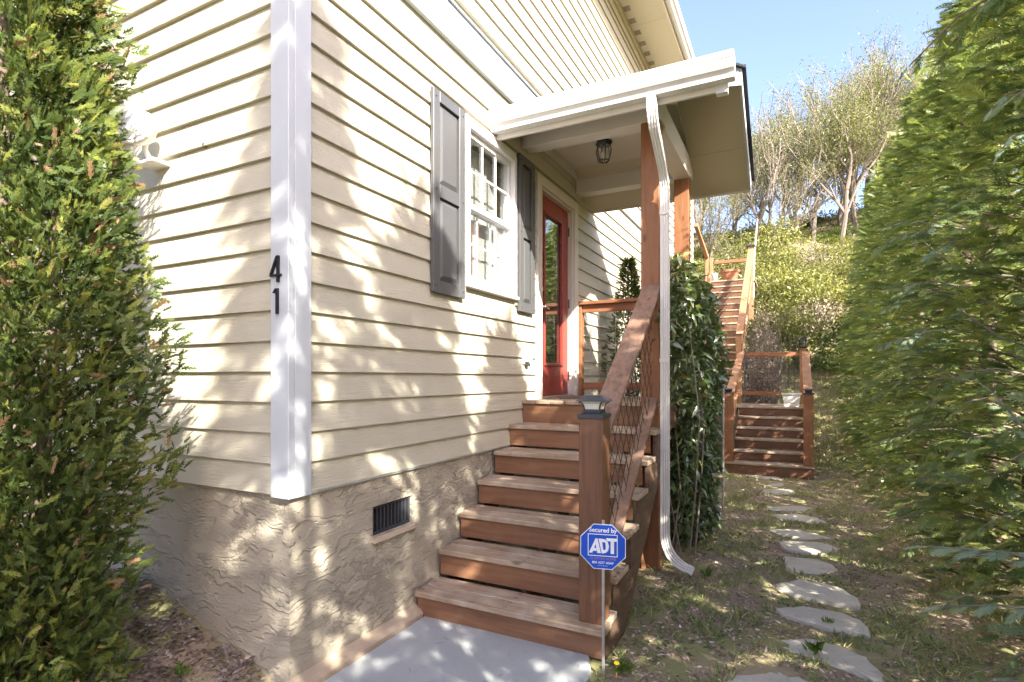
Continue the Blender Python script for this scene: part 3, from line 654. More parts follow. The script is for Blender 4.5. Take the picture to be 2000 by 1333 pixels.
# lantern under the porch ceiling
LX, LY, LZ = 0.57, 3.26, 3.775
lan = thing('ceiling_lantern', 'black hexagonal lantern with clear glass under the porch ceiling', 'lantern', (LX, LY, LZ))
MB().frustum(LX, LY, LZ - .022, LZ - .0005, .088, .075, 6, 0).frustum(LX, LY, LZ - .045, LZ - .0225, .066, .082, 6, 0).build('canopy', M['black'], lan)
lgm = MB()
for k in range(6):
    t0 = k * math.pi / 3; t1 = t0 + math.pi / 3
    P_ = lambda t, r, z: (LX + r * math.cos(t), LY + r * math.sin(t), z)
    lgm.add([P_(t0, .062, LZ - .045), P_(t1, .062, LZ - .045), P_(t1, .073, LZ - .10), P_(t0, .073, LZ - .10), P_(t1, .05, LZ - .19), P_(t0, .05, LZ - .19)], [(0, 1, 2, 3), (3, 2, 4, 5)])
lgm.build('glass', M['lantern_glass'], lan)
for k in range(6):
    t0 = k * math.pi / 3
    MB().tube([P_(t0, .064, LZ - .045), P_(t0, .076, LZ - .10), P_(t0, .053, LZ - .19), P_(t0, .03, LZ - .205)], .0042, 5).build('rib', M['black'], lan)
MB().tube([P_(k * math.pi / 3, .053, LZ - .19) for k in range(7)], .0045, 5).build('ring', M['black'], lan)
MB().lathe(LX, LY, [(.012, LZ - .05), (.014, LZ - .09), (.03, LZ - .12), (.03, LZ - .14), (.012, LZ - .165)], 12).build('bulb', M['frost'], lan, smooth=True)

# ---------------------------------------------------------------- front staircase
ST = thing('staircase', 'brown stained wooden staircase with landing leading up to the red door', 'staircase', (0.65, 1.0, -0.07))
RUN, RISE, YS = 0.262, 0.1955, 0.985
SX0, SX1 = 0.024, 1.285
DZ = 1.275
for k in range(6):
    y = YS + k * RUN; z = 0.10 + k * RISE
    xl = SX0
    yf = y - (0.012 if k == 0 else 0)
    box('tread', M['tread'], ST, xl, SX1 + (0.012 if k == 0 else 0), yf, yf + .139, z - .036, z, 0.005)
    box('tread', M['tread'], ST, xl, SX1, yf + .145, y + RUN + .016, z - .036, z + .0015, 0.005)
    rz0 = -0.075 if k == 0 else z - RISE + .017
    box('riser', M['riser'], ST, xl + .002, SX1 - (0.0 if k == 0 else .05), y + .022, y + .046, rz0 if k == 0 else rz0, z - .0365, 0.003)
# stringers: notched, solid side of the lowest step
def stringer(x0, x1):
    top = [(YS + .05, -0.08)]
    for k in range(6):
        y = YS + k * RUN + .048; z = 0.10 + k * RISE - .037
        top += [(y, z), (y + RUN, z)]
    poly = top + [(2.70, 1.10), (2.70, 0.94), (1.42, -0.08)]
    MB().prism(poly, 'x', x0, x1).build('stringer', M['stringer'], ST)
stringer(1.252, 1.288); stringer(0.64, 0.676); stringer(0.027, 0.06)
# landing: rim board, joists, deck boards that run away from the camera
DF = YS + 6 * RUN
box('rim_board', M['riser'], ST, SX0 + .002, SX1 - .045, DF + .022, DF + .058, DZ - .23, DZ - .031, 0.003)
nb = 9; wdt = (1.27 - SX0) / nb
for k in range(nb):
    x0 = SX0 + k * wdt
    box('deck_board', M['deck'], ST, x0 + .0015, x0 + wdt - .0035, DF, (2.553 if k == nb - 1 else 4.16), DZ - .03, DZ + rr.uniform(-.0015, .0015), 0.004)
for y in (3.1, 3.6, 4.08): box('joist', M['stringer'], ST, SX0 + .002, 1.10, y, y + .038, DZ - .22, DZ - .031, 0)
box('rim_board', M['stringer'], ST, 1.252, 1.288, 2.705, 4.16, DZ - .23, DZ - .031, 0.003)
sc_ = MB()
for k in range(6):
    for dy in (.035, .105, .18, .25):
        for x in (.045, .058, .655, .668, 1.262, 1.272):
            if not (k == 0 and x > 1.1 and dy < .22): sc_.frustum(x + rr.uniform(-.004, .004), YS + k * RUN + dy, 0.1005 + k * RISE + .0012, 0.1005 + k * RISE + .0022, .0055, .005, 6)
sc_.build('screws', M['iron'], ST)['kind'] = 'stuff'
# newel post with a solar cap
NX0, NX1, NY0, NY1 = 1.127, 1.267, 1.035, 1.175; NZ = 1.262
box('newel_post', M['post'], ST, NX0, NX1, NY0, NY1, 0.1005, NZ, 0.004)
ncx, ncy = (NX0 + NX1) / 2, (NY0 + NY1) / 2; q2 = math.sqrt(2)
cap = MB().frustum(ncx, ncy, NZ - .012, NZ + .012, .076 * q2, .076 * q2).frustum(ncx, ncy, NZ + .0121, NZ + .02, .07 * q2, .055 * q2).frustum(ncx, ncy, NZ + .0201, NZ + .038, .05 * q2, .05 * q2).build('post_cap', M['iron'], ST, 0.0015)
MB().frustum(ncx, ncy, NZ + .0385, NZ + .070, .041 * q2, .05 * q2).frustum(ncx, ncy, NZ + .0701, NZ + .083, .05 * q2, .066 * q2).build('lens', M['frost'], cap)
MB().frustum(ncx, ncy, NZ + .084, NZ + .094, .085 * q2, .076 * q2).frustum(ncx, ncy, NZ + .0941, NZ + .108, .072 * q2, .052 * q2).frustum(ncx, ncy, NZ + .1081, NZ + .117, .042 * q2, .036 * q2).build('cap_roof', M['iron'], cap, 0.001)
for sx in (-1, 1):
    for sy in (-1, 1):
        b = bez((ncx + sx * .045, ncy + sy * .045, NZ + .036), (ncx + sx * .044, ncy + sy * .044, NZ + .07), (ncx + sx * .07, ncy + sy * .07, NZ + .085), 6)
        MB().tube(b, .004, 5).build('bracket', M['iron'], cap)
# sloping handrail and lower rail, wire panel between them
def sloped(name, m, x0, x1, ya, za, yb, zb, t, bev=0.004):
    return MB().prism([(ya, za - t), (yb, zb - t), (yb, zb), (ya, za)], 'x', x0, x1).build(name, m, ST, bev)
HR = sloped('handrail', M['rail'], 1.125, 1.272, 1.178, 1.19, 2.552, 2.235, 0.042)
LR = sloped('lower_rail', M['rail'], 1.150, 1.245, 1.178, 0.275, 2.552, 1.325, 0.045)
def wire_panel(x, ya, yb, lo, hi, sp, rad, m, name='wire_mesh'):
    """diagonal lattice clipped between lo(y) and hi(y)"""
    mb = MB()
    for sgn in (1, -1):
        c = -6.0
        while c < 6.0:
            pts = []
            for i in range(81):
                y = ya + (yb - ya) * i / 80; z = c + sgn * 1.35 * (y - ya)
                if lo(y) - .01 < z < hi(y) + .01: pts.append((x + sgn * rad * .9, y, z))
            if len(pts) > 1: mb.tube([pts[0], pts[-1]], rad, 4)
            c += sp
    return mb.build(name, m, ST)
zl = lambda y: 0.275 + (y - 1.178) * (1.05 / 1.374); zh = lambda y: 1.19 - .042 + (y - 1.178) * (1.045 / 1.374)
wire_panel(1.197, 1.178, 2.552, zl, zh, 0.18, 0.0026, M['wire'])
# guard rail at the back of the landing
GYB = 4.02
box('rail_post', M['railx'], ST, 0.028, 0.075, GYB - .02, GYB + .07, DZ + .001, 2.30, 0.003)
box('top_rail', M['railx'], ST, 0.02, 1.104, GYB - .045, GYB + .095, 2.302, 2.34, 0.004)
box('top_rail', M['railx'], ST, 0.0755, 1.104, GYB, GYB + .038, 2.215, 2.301, 0.003)
box('bottom_rail', M['railx'], ST, 0.0755, 1.104, GYB, GYB + .038, 1.345, 1.425, 0.003)
wm = MB()
for k in range(1, 11): x = 0.0755 + k * 0.0955; wm.tube([(x, GYB + .019, 1.42), (x, GYB + .019, 2.22)], .0022, 4)
for k in range(8): z = 1.47 + k * 0.0985; wm.tube([(0.0755, GYB + .0235, z), (1.104, GYB + .0235, z)], .0022, 4)
wm.build('wire_mesh', M['galv'], ST)
mat_o = box('door_mat', M['rubber'], None, 0.16, 0.62, 3.08, 3.78, DZ + .002, DZ + .014, 0.004); tag(mat_o, 'thin dark door mat on the landing in front of the red door', 'door mat')

# ---------------------------------------------------------------- yard sign
SGX, SGY = 1.325, 0.86
sg = thing('yard_sign', 'blue octagonal security sign on a thin stake before the newel post', 'sign', (SGX, SGY, -0.08))
box('stake', M['galv'], sg, SGX - .007, SGX + .007, SGY + .004, SGY + .012, -0.15, 0.735, 0.001)
SC = Vector((SGX, SGY, 0.597)); RO = 0.127; ZR_ = R(-14)
face = Matrix.Translation(SC) @ Matrix.Rotation(R(14), 4, 'Z') @ Matrix.Rotation(R(90), 4, 'X')
def on_sign(me, name, m, parent, dz):
    o = link(name, me, parent, (0, 0, 0)); me.materials.clear(); me.materials.append(m)
    o.matrix_local = Matrix.Translation(-LOC[parent.name]) @ face @ Matrix.Translation((0, 0, dz)); return o
def polymesh(polys, z=0.0, h=0.0):
    mb = MB()
    for p in polys:
        if h: mb.prism(p, 'z', z, z + h)
        else: mb.add([(a, b, z) for a, b in p], [tuple(range(len(p)))])
    me = bpy.data.meshes.new('print'); me.from_pydata(mb.v, [], mb.f); me.update(); return me
octo = lambda r: [(r * math.cos(R(22.5 + 45 * k)), r * math.sin(R(22.5 + 45 * k))) for k in range(8)]
on_sign(polymesh([octo(RO)], -0.003, 0.0025), 'sign_edge', M['white'], sg, 0)
plate = on_sign(polymesh([octo(RO - .004)], -0.0004, 0.0009), 'sign_plate', M['blue'], sg, 0)
u = 0.001
def pr_(polys, nm, m, dz=0.0012): return on_sign(polymesh(polys), nm, m, sg, dz)
def ring(x0, x1, y0, y1, t):
    return [[(x0, y0), (x1, y0), (x1, y0 + t), (x0, y0 + t)], [(x0, y1 - t), (x1, y1 - t), (x1, y1), (x0, y1)], [(x0, y0 + t), (x0 + t, y0 + t), (x0 + t, y1 - t), (x0, y1 - t)], [(x1 - t, y0 + t), (x1, y0 + t), (x1, y1 - t), (x1 - t, y1 - t)]]
pr_(ring(-0.078, 0.076, -0.050, 0.066, .004), 'print_frame', M['white'])
A_ = [[(-.072, -.034), (-.036, .042), (-.024, .042), (-.012, -.034), (-.030, -.034), (-.0325, -.022), (-.048, -.022), (-.053, -.034)], ]
A_ = [[(-.072, -.034), (-.038, .042), (-.027, .042), (-.054, -.034)], [(-.0375, .012), (-.027, .042), (-.010, -.034), (-.029, -.034)], [(-.052, -.024), (-.046, -.008), (-.034, -.008), (-.032, -.024)]]
D_ = [[(-.022, .042), (-.006, .042), (.002, -.012), (.002, -.034), (-.006, -.034)], [(-.006, .042), (.012, .040), (.012, .024), (-.004, .024)], [(.002, -.034), (.016, -.030), (.014, -.014), (.002, -.016)], [(.012, .040), (.026, .026), (.032, .006), (.015, .006), (.012, .024)], [(.032, .006), (.028, -.018), (.016, -.030), (.014, -.014), (.015, .006)]]
T_ = [[(.016, .047), (.074, .047), (.074, .031), (.022, .031)], [(.040, .031), (.058, .031), (.058, -.034), (.040, -.034)]]
pr_(A_, 'print_letter', M['white'], .0014); pr_(D_, 'print_letter', M['white'], .0016); pr_(T_, 'print_letter', M['white'], .0018)
def txt(s, size, y, m, off=0.0):
    me = textmesh(s, size, 0, off); me.transform(Matrix.Translation((0, y, 0))); return on_sign(me, 'print_text', m, sg, 0.0013)
    me = textmesh(s, size, 0, off); o = on_sign(me, 'print_text', m, sg, 0.0013); o.matrix_local = o.matrix_local @ Matrix.Translation((0, y, 0)); return o
txt('Secured by', 0.032, 0.076, M['white'], 0.0008); txt('CUSTOM HOME', 0.019, -0.069, M['faded'], 0.0); txt('800 ADT ASAP', 0.0175, -0.089, M['white'], 0.0003); txt('www.adt.com', 0.009, -0.101, M['white'])

# ---------------------------------------------------------------- stepping stones (counted from the far steps)
STN = [
 [(1.90, 1.02), (1.92, 1.12), (2.0, 1.36), (2.08, 1.45), (2.16, 1.42), (2.33, 1.26), (2.40, 1.05), (2.2, 0.95)],
 [(2.0, 1.61), (2.04, 1.69), (2.31, 1.83), (2.47, 1.8), (2.58, 1.72), (2.63, 1.51), (2.6, 1.44), (2.47, 1.5), (2.26, 1.56), (2.08, 1.56)],
 [(2.1, 2.22), (2.27, 2.34), (2.51, 2.33), (2.62, 2.22), (2.63, 2.02), (2.5, 2.0), (2.27, 2.07), (2.14, 2.14)],
 [(2.09, 2.71), (2.26, 2.9), (2.52, 2.83), (2.62, 2.65), (2.63, 2.52), (2.52, 2.50), (2.28, 2.53), (2.1, 2.58)],
 [(2.13, 3.46), (2.4, 3.52), (2.48, 3.43), (2.55, 3.29), (2.39, 3.1), (2.16, 3.07)],
 [(2.09, 3.89), (2.18, 4.01), (2.45, 4.07), (2.62, 3.94), (2.41, 3.68), (2.15, 3.7)],
 [(1.96, 4.3), (2.27, 4.51), (2.51, 4.41), (2.56, 4.26), (2.3, 4.11), (2.08, 4.15)],
 [(1.99, 5.03), (2.25, 5.21), (2.46, 5.09), (2.55, 4.86), (2.35, 4.78), (2.05, 4.84)],
 [(1.88, 5.58), (2.17, 5.70), (2.42, 5.59), (2.32, 5.37), (1.96, 5.26)],
 [(1.84, 5.99), (2.04, 6.14), (2.29, 6.1), (2.36, 5.88), (2.13, 5.79), (1.91, 5.79)],
 [(1.83, 6.55), (2.0, 6.72), (2.21, 6.70), (2.23, 6.38), (2.02, 6.22), (1.83, 6.30)],
 [(1.67, 7.11), (1.87, 7.30), (2.09, 7.2), (2.08, 6.89), (1.79, 6.80)],
 [(1.48, 7.66), (1.66, 7.70), (2.02, 7.70), (2.1, 7.48), (1.84, 7.37), (1.62, 7.46)]]
ORD = ['nearest', 'second nearest', 'third nearest', 'fourth nearest', 'fifth nearest', 'sixth nearest', 'seventh nearest', 'seventh', 'fifth', 'fourth', 'third', 'second', 'first']
SHAPE = ['pointed', 'long curved', 'long', 'long wedge-shaped', 'broad pale', 'smooth', 'long thin', 'narrow', 'five-sided', 'thin', 'squarish', 'small', 'flat']
for i, poly in enumerate(STN):
    pts = []
    for j in range(len(poly)):
        a = Vector(poly[j]); b = Vector(poly[(j + 1) % len(poly)])
        for t in (0.08, 0.35, 0.65, 0.92):
            p = a.lerp(b, t); pts.append((p.x + rr.uniform(-.012, .012), p.y + rr.uniform(-.012, .012)))
    c = (sum(p[0] for p in pts) / len(pts), sum(p[1] for p in pts) / len(pts)); n = len(pts)
    zt = -0.076 + rr.uniform(-.005, .004); tx, ty = rr.uniform(-.02, .02), rr.uniform(-.02, .02)
    v = []
    for s, z in ((1.0, -0.2), (1.0, zt - .014), (0.985, zt - .003), (0.90, zt), (0.45, zt + .003)):
        for p in pts:
            x = c[0] + (p[0] - c[0]) * s; y = c[1] + (p[1] - c[1]) * s
            v.append((x, y, z + ((x - c[0]) * tx + (y - c[1]) * ty if z > -.15 else 0) + (rr.uniform(-.002, .002) if s < .96 else 0)))
    f = [(k * n + j, k * n + (j + 1) % n, (k + 1) * n + (j + 1) % n, (k + 1) * n + j) for k in range(4) for j in range(n)] + [tuple(4 * n + j for j in range(n))]
    o = MB().add(v, f).build('stepping_stone', M['stone'], None, origin=(c[0], c[1], zt))
    where = f'{ORD[i]} to the blue sign along the path' if i < 7 else f'{ORD[i]} from the far wooden steps'
    tag(o, f'{SHAPE[i]} grey stepping stone, {where}', 'stepping stone', 'stepping stones of the garden path')
sb = MB().box(1.30, 1.50, 4.22, 4.62, -0.12, -0.03).build('splash_block', M['pad'], None, 0.012, origin=(1.4, 4.4, -.03)); tag(sb, 'pale concrete block half hidden at the foot of the climbing vine', 'concrete block')

# ---------------------------------------------------------------- far wooden steps up the slope
FS = thing('hillside_stairs', 'far wooden steps with landing and long upper flight climbing the hillside', 'stairs', (1.83, 7.75, -0.08))
FY0, FRUN, FRISE, FZ0 = 7.75, 0.265, 0.170, 0.105
FX0, FX1 = 1.20, 2.49
for k in range(5):
    y = FY0 + k * FRUN; z = FZ0 + k * FRISE
    box('tread', M['tread'], FS, FX0 - (.02 if k == 0 else -.12), FX1 + (0.01 if k == 0 else -.13), y, y + FRUN + .02, z - .036, z, 0.005)
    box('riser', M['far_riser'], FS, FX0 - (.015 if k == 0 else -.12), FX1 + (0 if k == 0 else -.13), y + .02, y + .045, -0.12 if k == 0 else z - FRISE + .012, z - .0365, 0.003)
FD = FY0 + 5 * FRUN; FDZ = FZ0 + 5 * FRISE
box('riser', M['far_riser'], FS, FX0 + .12, FX1 - .13, FD + .02, FD + .045, FDZ - FRISE + .012, FDZ - .0365, 0.003)
for k in range(9):
    y = FD + k * 0.142; box('deck_board', M['tread'], FS, 0.1, FX1 - .03, y, y + .138, FDZ - .034, FDZ, 0.004)
for x in (FX0 + .10, FX1 - .13):
    MB().prism([(FY0 + .05, -.1), (FY0 + .05, FZ0 - .04), (FD + .05, FDZ - .04), (FD + .05, -.1)], 'x', x, x + .018).build('stringer', M['stringer'], FS)
PW = 0.14
fp = []
for (x, y, z0, zt) in ((1.19, FY0 + .02, 0.106, 1.23), (2.35, FY0 + .02, 0.106, 1.23)):
    box('newel_post', M['porch_post'], FS, x, x + PW, y, y + PW, z0, zt, 0.005)
    cx, cy = x + PW / 2, y + PW / 2
    pc = MB().frustum(cx, cy, zt - .01, zt + .012, .078 * q2, .078 * q2).frustum(cx, cy, zt + .0121, zt + .055, .045 * q2, .05 * q2).frustum(cx, cy, zt + .0551, zt + .075, .085 * q2, .06 * q2).build('post_cap', M['iron'], FS)
for (x, y, z0, zt) in ((1.17, 10.24, 0.0, 2.02), (2.32, 10.24, 0.0, 2.06)): box('rail_post', M['far_rail'], FS, x, x + .10, y, y + .10, z0, zt, 0.005)
# sloping rails of the lower flight
for x in (1.19, 2.35):
    MB().prism([(FY0 + .16, 1.16), (10.24, 1.96), (10.24, 2.0), (FY0 + .16, 1.21)], 'x', x + .005, x + .135).build('handrail', M['far_rail'], FS, 0.004)
    MB().prism([(FY0 + .16, .33), (9.1, 1.12), (10.24, 1.12), (10.24, 1.19), (9.1, 1.19), (FY0 + .16, .40)], 'x', x + .03, x + .10).build('lower_rail', M['far_rail'], FS, 0.004)
box('top_rail', M['railx'], FS, 1.27, 2.32, 10.25, 10.33, 1.90, 1.985, 0.004); box('bottom_rail', M['railx'], FS, 1.27, 2.32, 10.27, 10.31, 1.13, 1.20, 0.004)
wm = MB()
for k in range(1, 11): x = 1.27 + k * 0.0955; wm.tube([(x, 10.29, 1.19), (x, 10.29, 1.92)], .0028, 4)
for k in range(7): wm.tube([(1.27, 10.295, 1.27 + k * .1), (2.32, 10.295, 1.27 + k * .1)], .0028, 4)
wm.build('wire_mesh', M['wire'], FS)
lc = MB(); lx, ly = 2.37, 10.29
lc.frustum(lx, ly, 2.061, 2.085, .085 * q2, .085 * q2); lc.frustum(lx, ly, 2.20, 2.24, .10 * q2, .03 * q2)
for sx in (-1, 1):
    for sy in (-1, 1): lc.box(lx + sx * .05 - .008, lx + sx * .05 + .008, ly + sy * .05 - .008, ly + sy * .05 + .008, 2.085, 2.20)
lc.build('post_lantern', M['black'], FS)
# upper flight
UX0, UX1 = 0.22, 1.13
nU = 17
for k in range(nU):
    y = 10.32 + k * 0.222; z = FDZ + (k + 1) * 0.185
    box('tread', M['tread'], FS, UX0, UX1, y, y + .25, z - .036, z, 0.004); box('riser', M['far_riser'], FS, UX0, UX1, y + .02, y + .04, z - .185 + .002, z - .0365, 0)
box('rail_post', M['far_rail'], FS, 1.15, 1.25, 10.345, 10.445, 0.9, 2.36, 0.005)
MB().frustum(1.20, 10.395, 2.362, 2.385, .075 * q2, .07 * q2).build('post_cap', M['iron'], FS)
MB().prism([(10.45, 2.24), (14.05, 4.86), (14.05, 4.91), (10.45, 2.30)], 'x', 1.13, 1.27).build('handrail', M['far_rail'], FS, 0.004)
MB().prism([(10.45, 1.40), (14.05, 4.02), (14.05, 4.10), (10.45, 1.48)], 'x', 1.17, 1.23).build('lower_rail', M['far_rail'], FS, 0.004)
MB().prism([(10.32, 0.95), (14.1, 3.95), (14.1, 3.6), (10.7, 0.95)], 'x', UX1 + .002, UX1 + .04).build('stringer', M['stringer'], FS)
wm = MB()
for k in range(1, 26): y = 10.45 + k * .14; zz = 1.48 + (y - 10.45) * (2.62 / 3.6); wm.tube([(1.2, y, zz - .02), (1.2, y, zz + .80)], .003, 4)
for k in range(1, 8): wm.tube([(1.204, 10.45, 1.48 + k * .1), (1.204, 14.05, 4.10 + k * .1)], .003, 4)
wm.build('wire_mesh', M['wire'], FS)
box('rail_post', M['far_rail'], FS, 1.14, 1.26, 14.06, 14.18, 3.0, 4.98, 0.005); MB().frustum(1.2, 14.12, 4.982, 5.03, .12 * q2, .08 * q2).build('post_cap', M['iron'], FS)
UDZ = FDZ + nU * 0.185
for k in range(9): y = 14.11 + k * .142; box('deck_board', M['tread'], FS, -0.6, 1.3, y, y + .138, UDZ - .034, UDZ, 0.004)
box('top_rail', M['railx'], FS, 0.13, 1.14, 15.3, 15.40, 4.83, 4.92, 0.004)
for x in (0.0, -0.12): box('rail_post', M['far_rail'], FS, x, x + .09, 15.3, 15.39, 3.9, 5.02 if x == 0 else 5.15, 0.004)
MB().prism([(13.2, 5.45), (15.3, 5.02), (15.3, 5.11), (13.2, 5.54)], 'x', -0.12, -0.03).build('handrail', M['far_rail'], FS, 0.004)
# pots and pole on the steps
pl = thing('planter', 'white ribbed plastic planter with a small seedling on the far landing', 'planter', (2.18, 9.32, FDZ))
def rect_lathe(cx, cy, prof, a, b):
    mb = MB(); v = []; f = []
    for s, z in prof:
        for sx, sy in ((-1, -1), (1, -1), (1, 1), (-1, 1)): v.append((cx + sx * (a + s), cy + sy * (b + s), z))
    for j in range(len(prof) - 1):
        for k in range(4): f.append((j * 4 + k, j * 4 + (k + 1) % 4, (j + 1) * 4 + (k + 1) % 4, (j + 1) * 4 + k))
    f.append((3, 2, 1, 0)); f.append(tuple((len(prof) - 1) * 4 + k for k in range(4))); return mb.add(v, f)
rect_lathe(2.18, 9.32, [(-.03, FDZ + .002), (0.0, FDZ + .20), (.0, FDZ + .215), (.02, FDZ + .217), (.02, FDZ + .25), (-.0, FDZ + .25), (-.015, FDZ + .20)], .145, .09).build('pot', M['planter'], pl)
for k in range(9): x = 2.18 - .12 + k * .03; MB().prism([(9.32 - .0595, FDZ + .02), (9.32 - .0895, FDZ + .205), (9.32 - .0945, FDZ + .205), (9.32 - .0645, FDZ + .02)], 'x', x - .006, x + .006).build('rib', M['planter'], pl)
nL = 16; P = np.tile([[2.15, 9.32, FDZ + .2]], (nL, 1)) + RNG.normal(0, .03, (nL, 3)) * [1.3, 1, 0]; d = nrm(RNG.normal(0, .5, (nL, 3)) + [0, 0, 1.0])
cloud('seedling', M['green'], *LANCE[:2], frames(d, rand_unit(nL), RNG.uniform(.08, .16, nL)), P, RNG.uniform(.2, 1, nL), None, pl)
tp = thing('flowerpot', 'wide terracotta pot at the top of the far upper flight', 'flowerpot', (0.66, 14.25, UDZ))
MB().lathe(0.66, 14.25, [(.17, UDZ + .002), (.235, UDZ + .24), (.26, UDZ + .245), (.265, UDZ + .31), (.235, UDZ + .31), (.22, UDZ + .26)], 20).build('pot', M['terracotta'], tp, smooth=False)
MB().lathe(0.66, 14.25, [(.0, UDZ + .25), (.225, UDZ + .262)], 20).build('soil', M['earth'], tp)
wp = MB().lathe(0.28, 14.2, [(.07, UDZ + .002), (.09, UDZ + .2), (.10, UDZ + .24), (.08, UDZ + .25)], 14).build('white_pot', M['planter'], None, origin=(0.28, 14.2, UDZ), smooth=True); tag(wp, 'small white pot beside the terracotta pot on the far upper steps', 'flowerpot')
pole = MB().tube([(1.24, 14.35, 3.6), (1.27, 14.33, 4.8), (1.35, 14.3, 5.74)], [.022, .02, .014], 7).build('garden_stake', M['planter'], None, origin=(1.24, 14.35, 3.6)); tag(pole, 'thin leaning white stake at the top of the far handrail', 'stake')

# ---------------------------------------------------------------- conifers
SPR_HI = spray_template(8, 2, 0.036, 33, 0.22)
SPR_MID = spray_template(6, 1, 0.052, 33, 0.22, 1.0, True, .2)
SPR_LO = spray_template(7, 2, 0.042, 34, 0.25)
SPR_FAN = spray_template(4, 1, 0.075, 27, 0.10, 1.0, True, .21)
def trunk(name, m, parent, pts, radii, n=8): return MB().tube(pts, radii, n).build(name, m, parent, smooth=True)
def cypress(loc, h, rad, nbr, spb, tpl, size, seed, label, group, openness=1.0, wisp=0.0):
    global RNG; RNG = np.random.default_rng(seed)
    t = thing('cypress_tree', label, 'tree', loc, group)
    x0, y0, z0 = loc
    trunk('trunk', M['bark'], t, [(x0, y0, z0 - .1), (x0 + .03, y0, z0 + h * .4), (x0, y0 + .03, z0 + h * .93)], [.085, .06, .012])
    u = (np.arange(nbr) + RNG.random(nbr)) / nbr
    hz = 0.10 + (h - 0.25) * u ** 1.12
    az = np.arange(nbr) * 2.39996 + RNG.normal(0, .3, nbr)
    s = hz / h
    prof = rad * np.minimum(1.0, 0.9 + s * .6) * (1 - np.clip((s - .22) / .78, 0, 1) ** 1.35) + .10
    ln = prof * RNG.uniform(.72, 1.16, nbr) * (1 + 0.13 * np.sin(az * 3 + hz * 2.2))
    rise = R(24) + R(22) * s + RNG.normal(0, R(7), nbr)
    bd = np.stack([np.cos(az) * np.cos(rise), np.sin(az) * np.cos(rise), np.sin(rise)], -1)
    br = MB()
    Pl, Dl, Ul, Sl, Tl = [], [], [], [], []
    side = np.stack([-np.sin(az), np.cos(az), 0 * az], -1)
    for i in range(nbr):
        q = np.linspace(0.30 + .25 * RNG.random(), 1.02, spb) + RNG.normal(0, .03, spb)
        base = np.array([x0, y0, z0 + hz[i]])
        dro = -0.24 * ln[i] * q[:, None] ** 2 * np.array([[0, 0, 1.0]])
        p = base + bd[i] * (ln[i] * q)[:, None] + dro
        if i % 2 == 0 and ln[i] > .25:
            tt = np.linspace(0.05, .9, 4); bp = [base + bd[i] * ln[i] * a + np.array([0, 0, -0.24 * ln[i] * a * a]) for a in tt]; br.tube(bp, [.012, .009, .006, .003], 4)
        sg = np.where(np.arange(spb) % 2 == 0, 1, -1)[:, None]
        fwd = bd[i] - np.array([0, 0, .48]) * q[:, None]
        d = nrm(fwd) * 0.75 + side[i] * sg * RNG.uniform(.15, .85, (spb, 1)) + RNG.normal(0, .16, (spb, 3))
        Pl.append(p + RNG.normal(0, .025, (spb, 3))); Dl.append(d); Ul.append(np.array([0, 0, 1.0]) + RNG.normal(0, .5, (spb, 3)))
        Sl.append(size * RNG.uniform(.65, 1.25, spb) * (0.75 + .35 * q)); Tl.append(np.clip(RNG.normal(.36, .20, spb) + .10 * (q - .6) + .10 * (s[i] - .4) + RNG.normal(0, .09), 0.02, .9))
    br.build('branches', M['bark'], t)['kind'] = 'stuff'
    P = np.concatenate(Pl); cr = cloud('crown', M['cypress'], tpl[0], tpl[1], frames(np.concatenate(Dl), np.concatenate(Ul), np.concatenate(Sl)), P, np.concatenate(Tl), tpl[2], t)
    # leader tip
    k = 60; zt = RNG.uniform(h * .82, h * 1.04, k); P = np.stack([x0 + RNG.normal(0, .05, k), y0 + RNG.normal(0, .05, k), z0 + zt], -1); d = nrm(RNG.normal(0, .5, (k, 3)) + [0, 0, 1.0])
    cloud('leader_shoot', M['cypress'], tpl[0], tpl[1], frames(d, rand_unit(k), RNG.uniform(.12, .22, k)), P, RNG.uniform(.3, .9, k), tpl[2], t)
    return t
def copy_thing(t, loc, rot, label, scale=(1, 1, 1)):
    c = t.copy(); COL.objects.link(c); c.location = loc; c.rotation_euler = (0, 0, rot); c.scale = scale; c['label'] = label
    for ch in list(t.children):
        d = ch.copy(); COL.objects.link(d); d.parent = c
    return c
HG = 'cypress trees in the hedge along the path'
HL = 'tall feathery green cypress in the dense hedge beside the stone path'
def gz(x, y): return float(ground_z(x, y))
HX = 3.78
hi1 = cypress((HX - .05, 2.6, gz(HX, 2.6)), 5.5, 0.76, 290, 17, SPR_MID, 0.155, 11, 'nearest feathery cypress of the hedge, large at the right edge with pale tips', HG)
hi2 = cypress((HX + .05, 3.6, gz(HX, 3.6)), 5.45, 0.72, 280, 16, SPR_MID, 0.155, 12, HL, HG)
lo1 = cypress((HX, 4.6, gz(HX, 4.6)), 5.4, 0.74, 270, 14, SPR_MID, 0.16, 13, HL, HG)
lo2 = cypress((HX + .05, 5.55, gz(HX, 5.55)), 5.6, 0.76, 270, 14, SPR_MID, 0.16, 14, HL, HG)
lo3 = cypress((HX + .3, 0.5, gz(HX + .3, .5)), 5.0, 0.88, 180, 12, SPR_LO, 0.22, 15, HL, HG)
src = [lo1, lo2]
for i, (x, y, s) in enumerate([(HX, 6.5, .97), (HX, 7.4, 1.0), (HX - .02, 8.3, .98), (HX - .02, 9.2, .97), (HX - .05, 10.1, .95), (HX - .02, 11.0, .92), (HX, 11.9, .88), (HX + .05, 12.8, .85)]):
    copy_thing(src[i % 2], (x, y, gz(x, y)), 1.1 + i * 1.7, HL, (s, s, s))
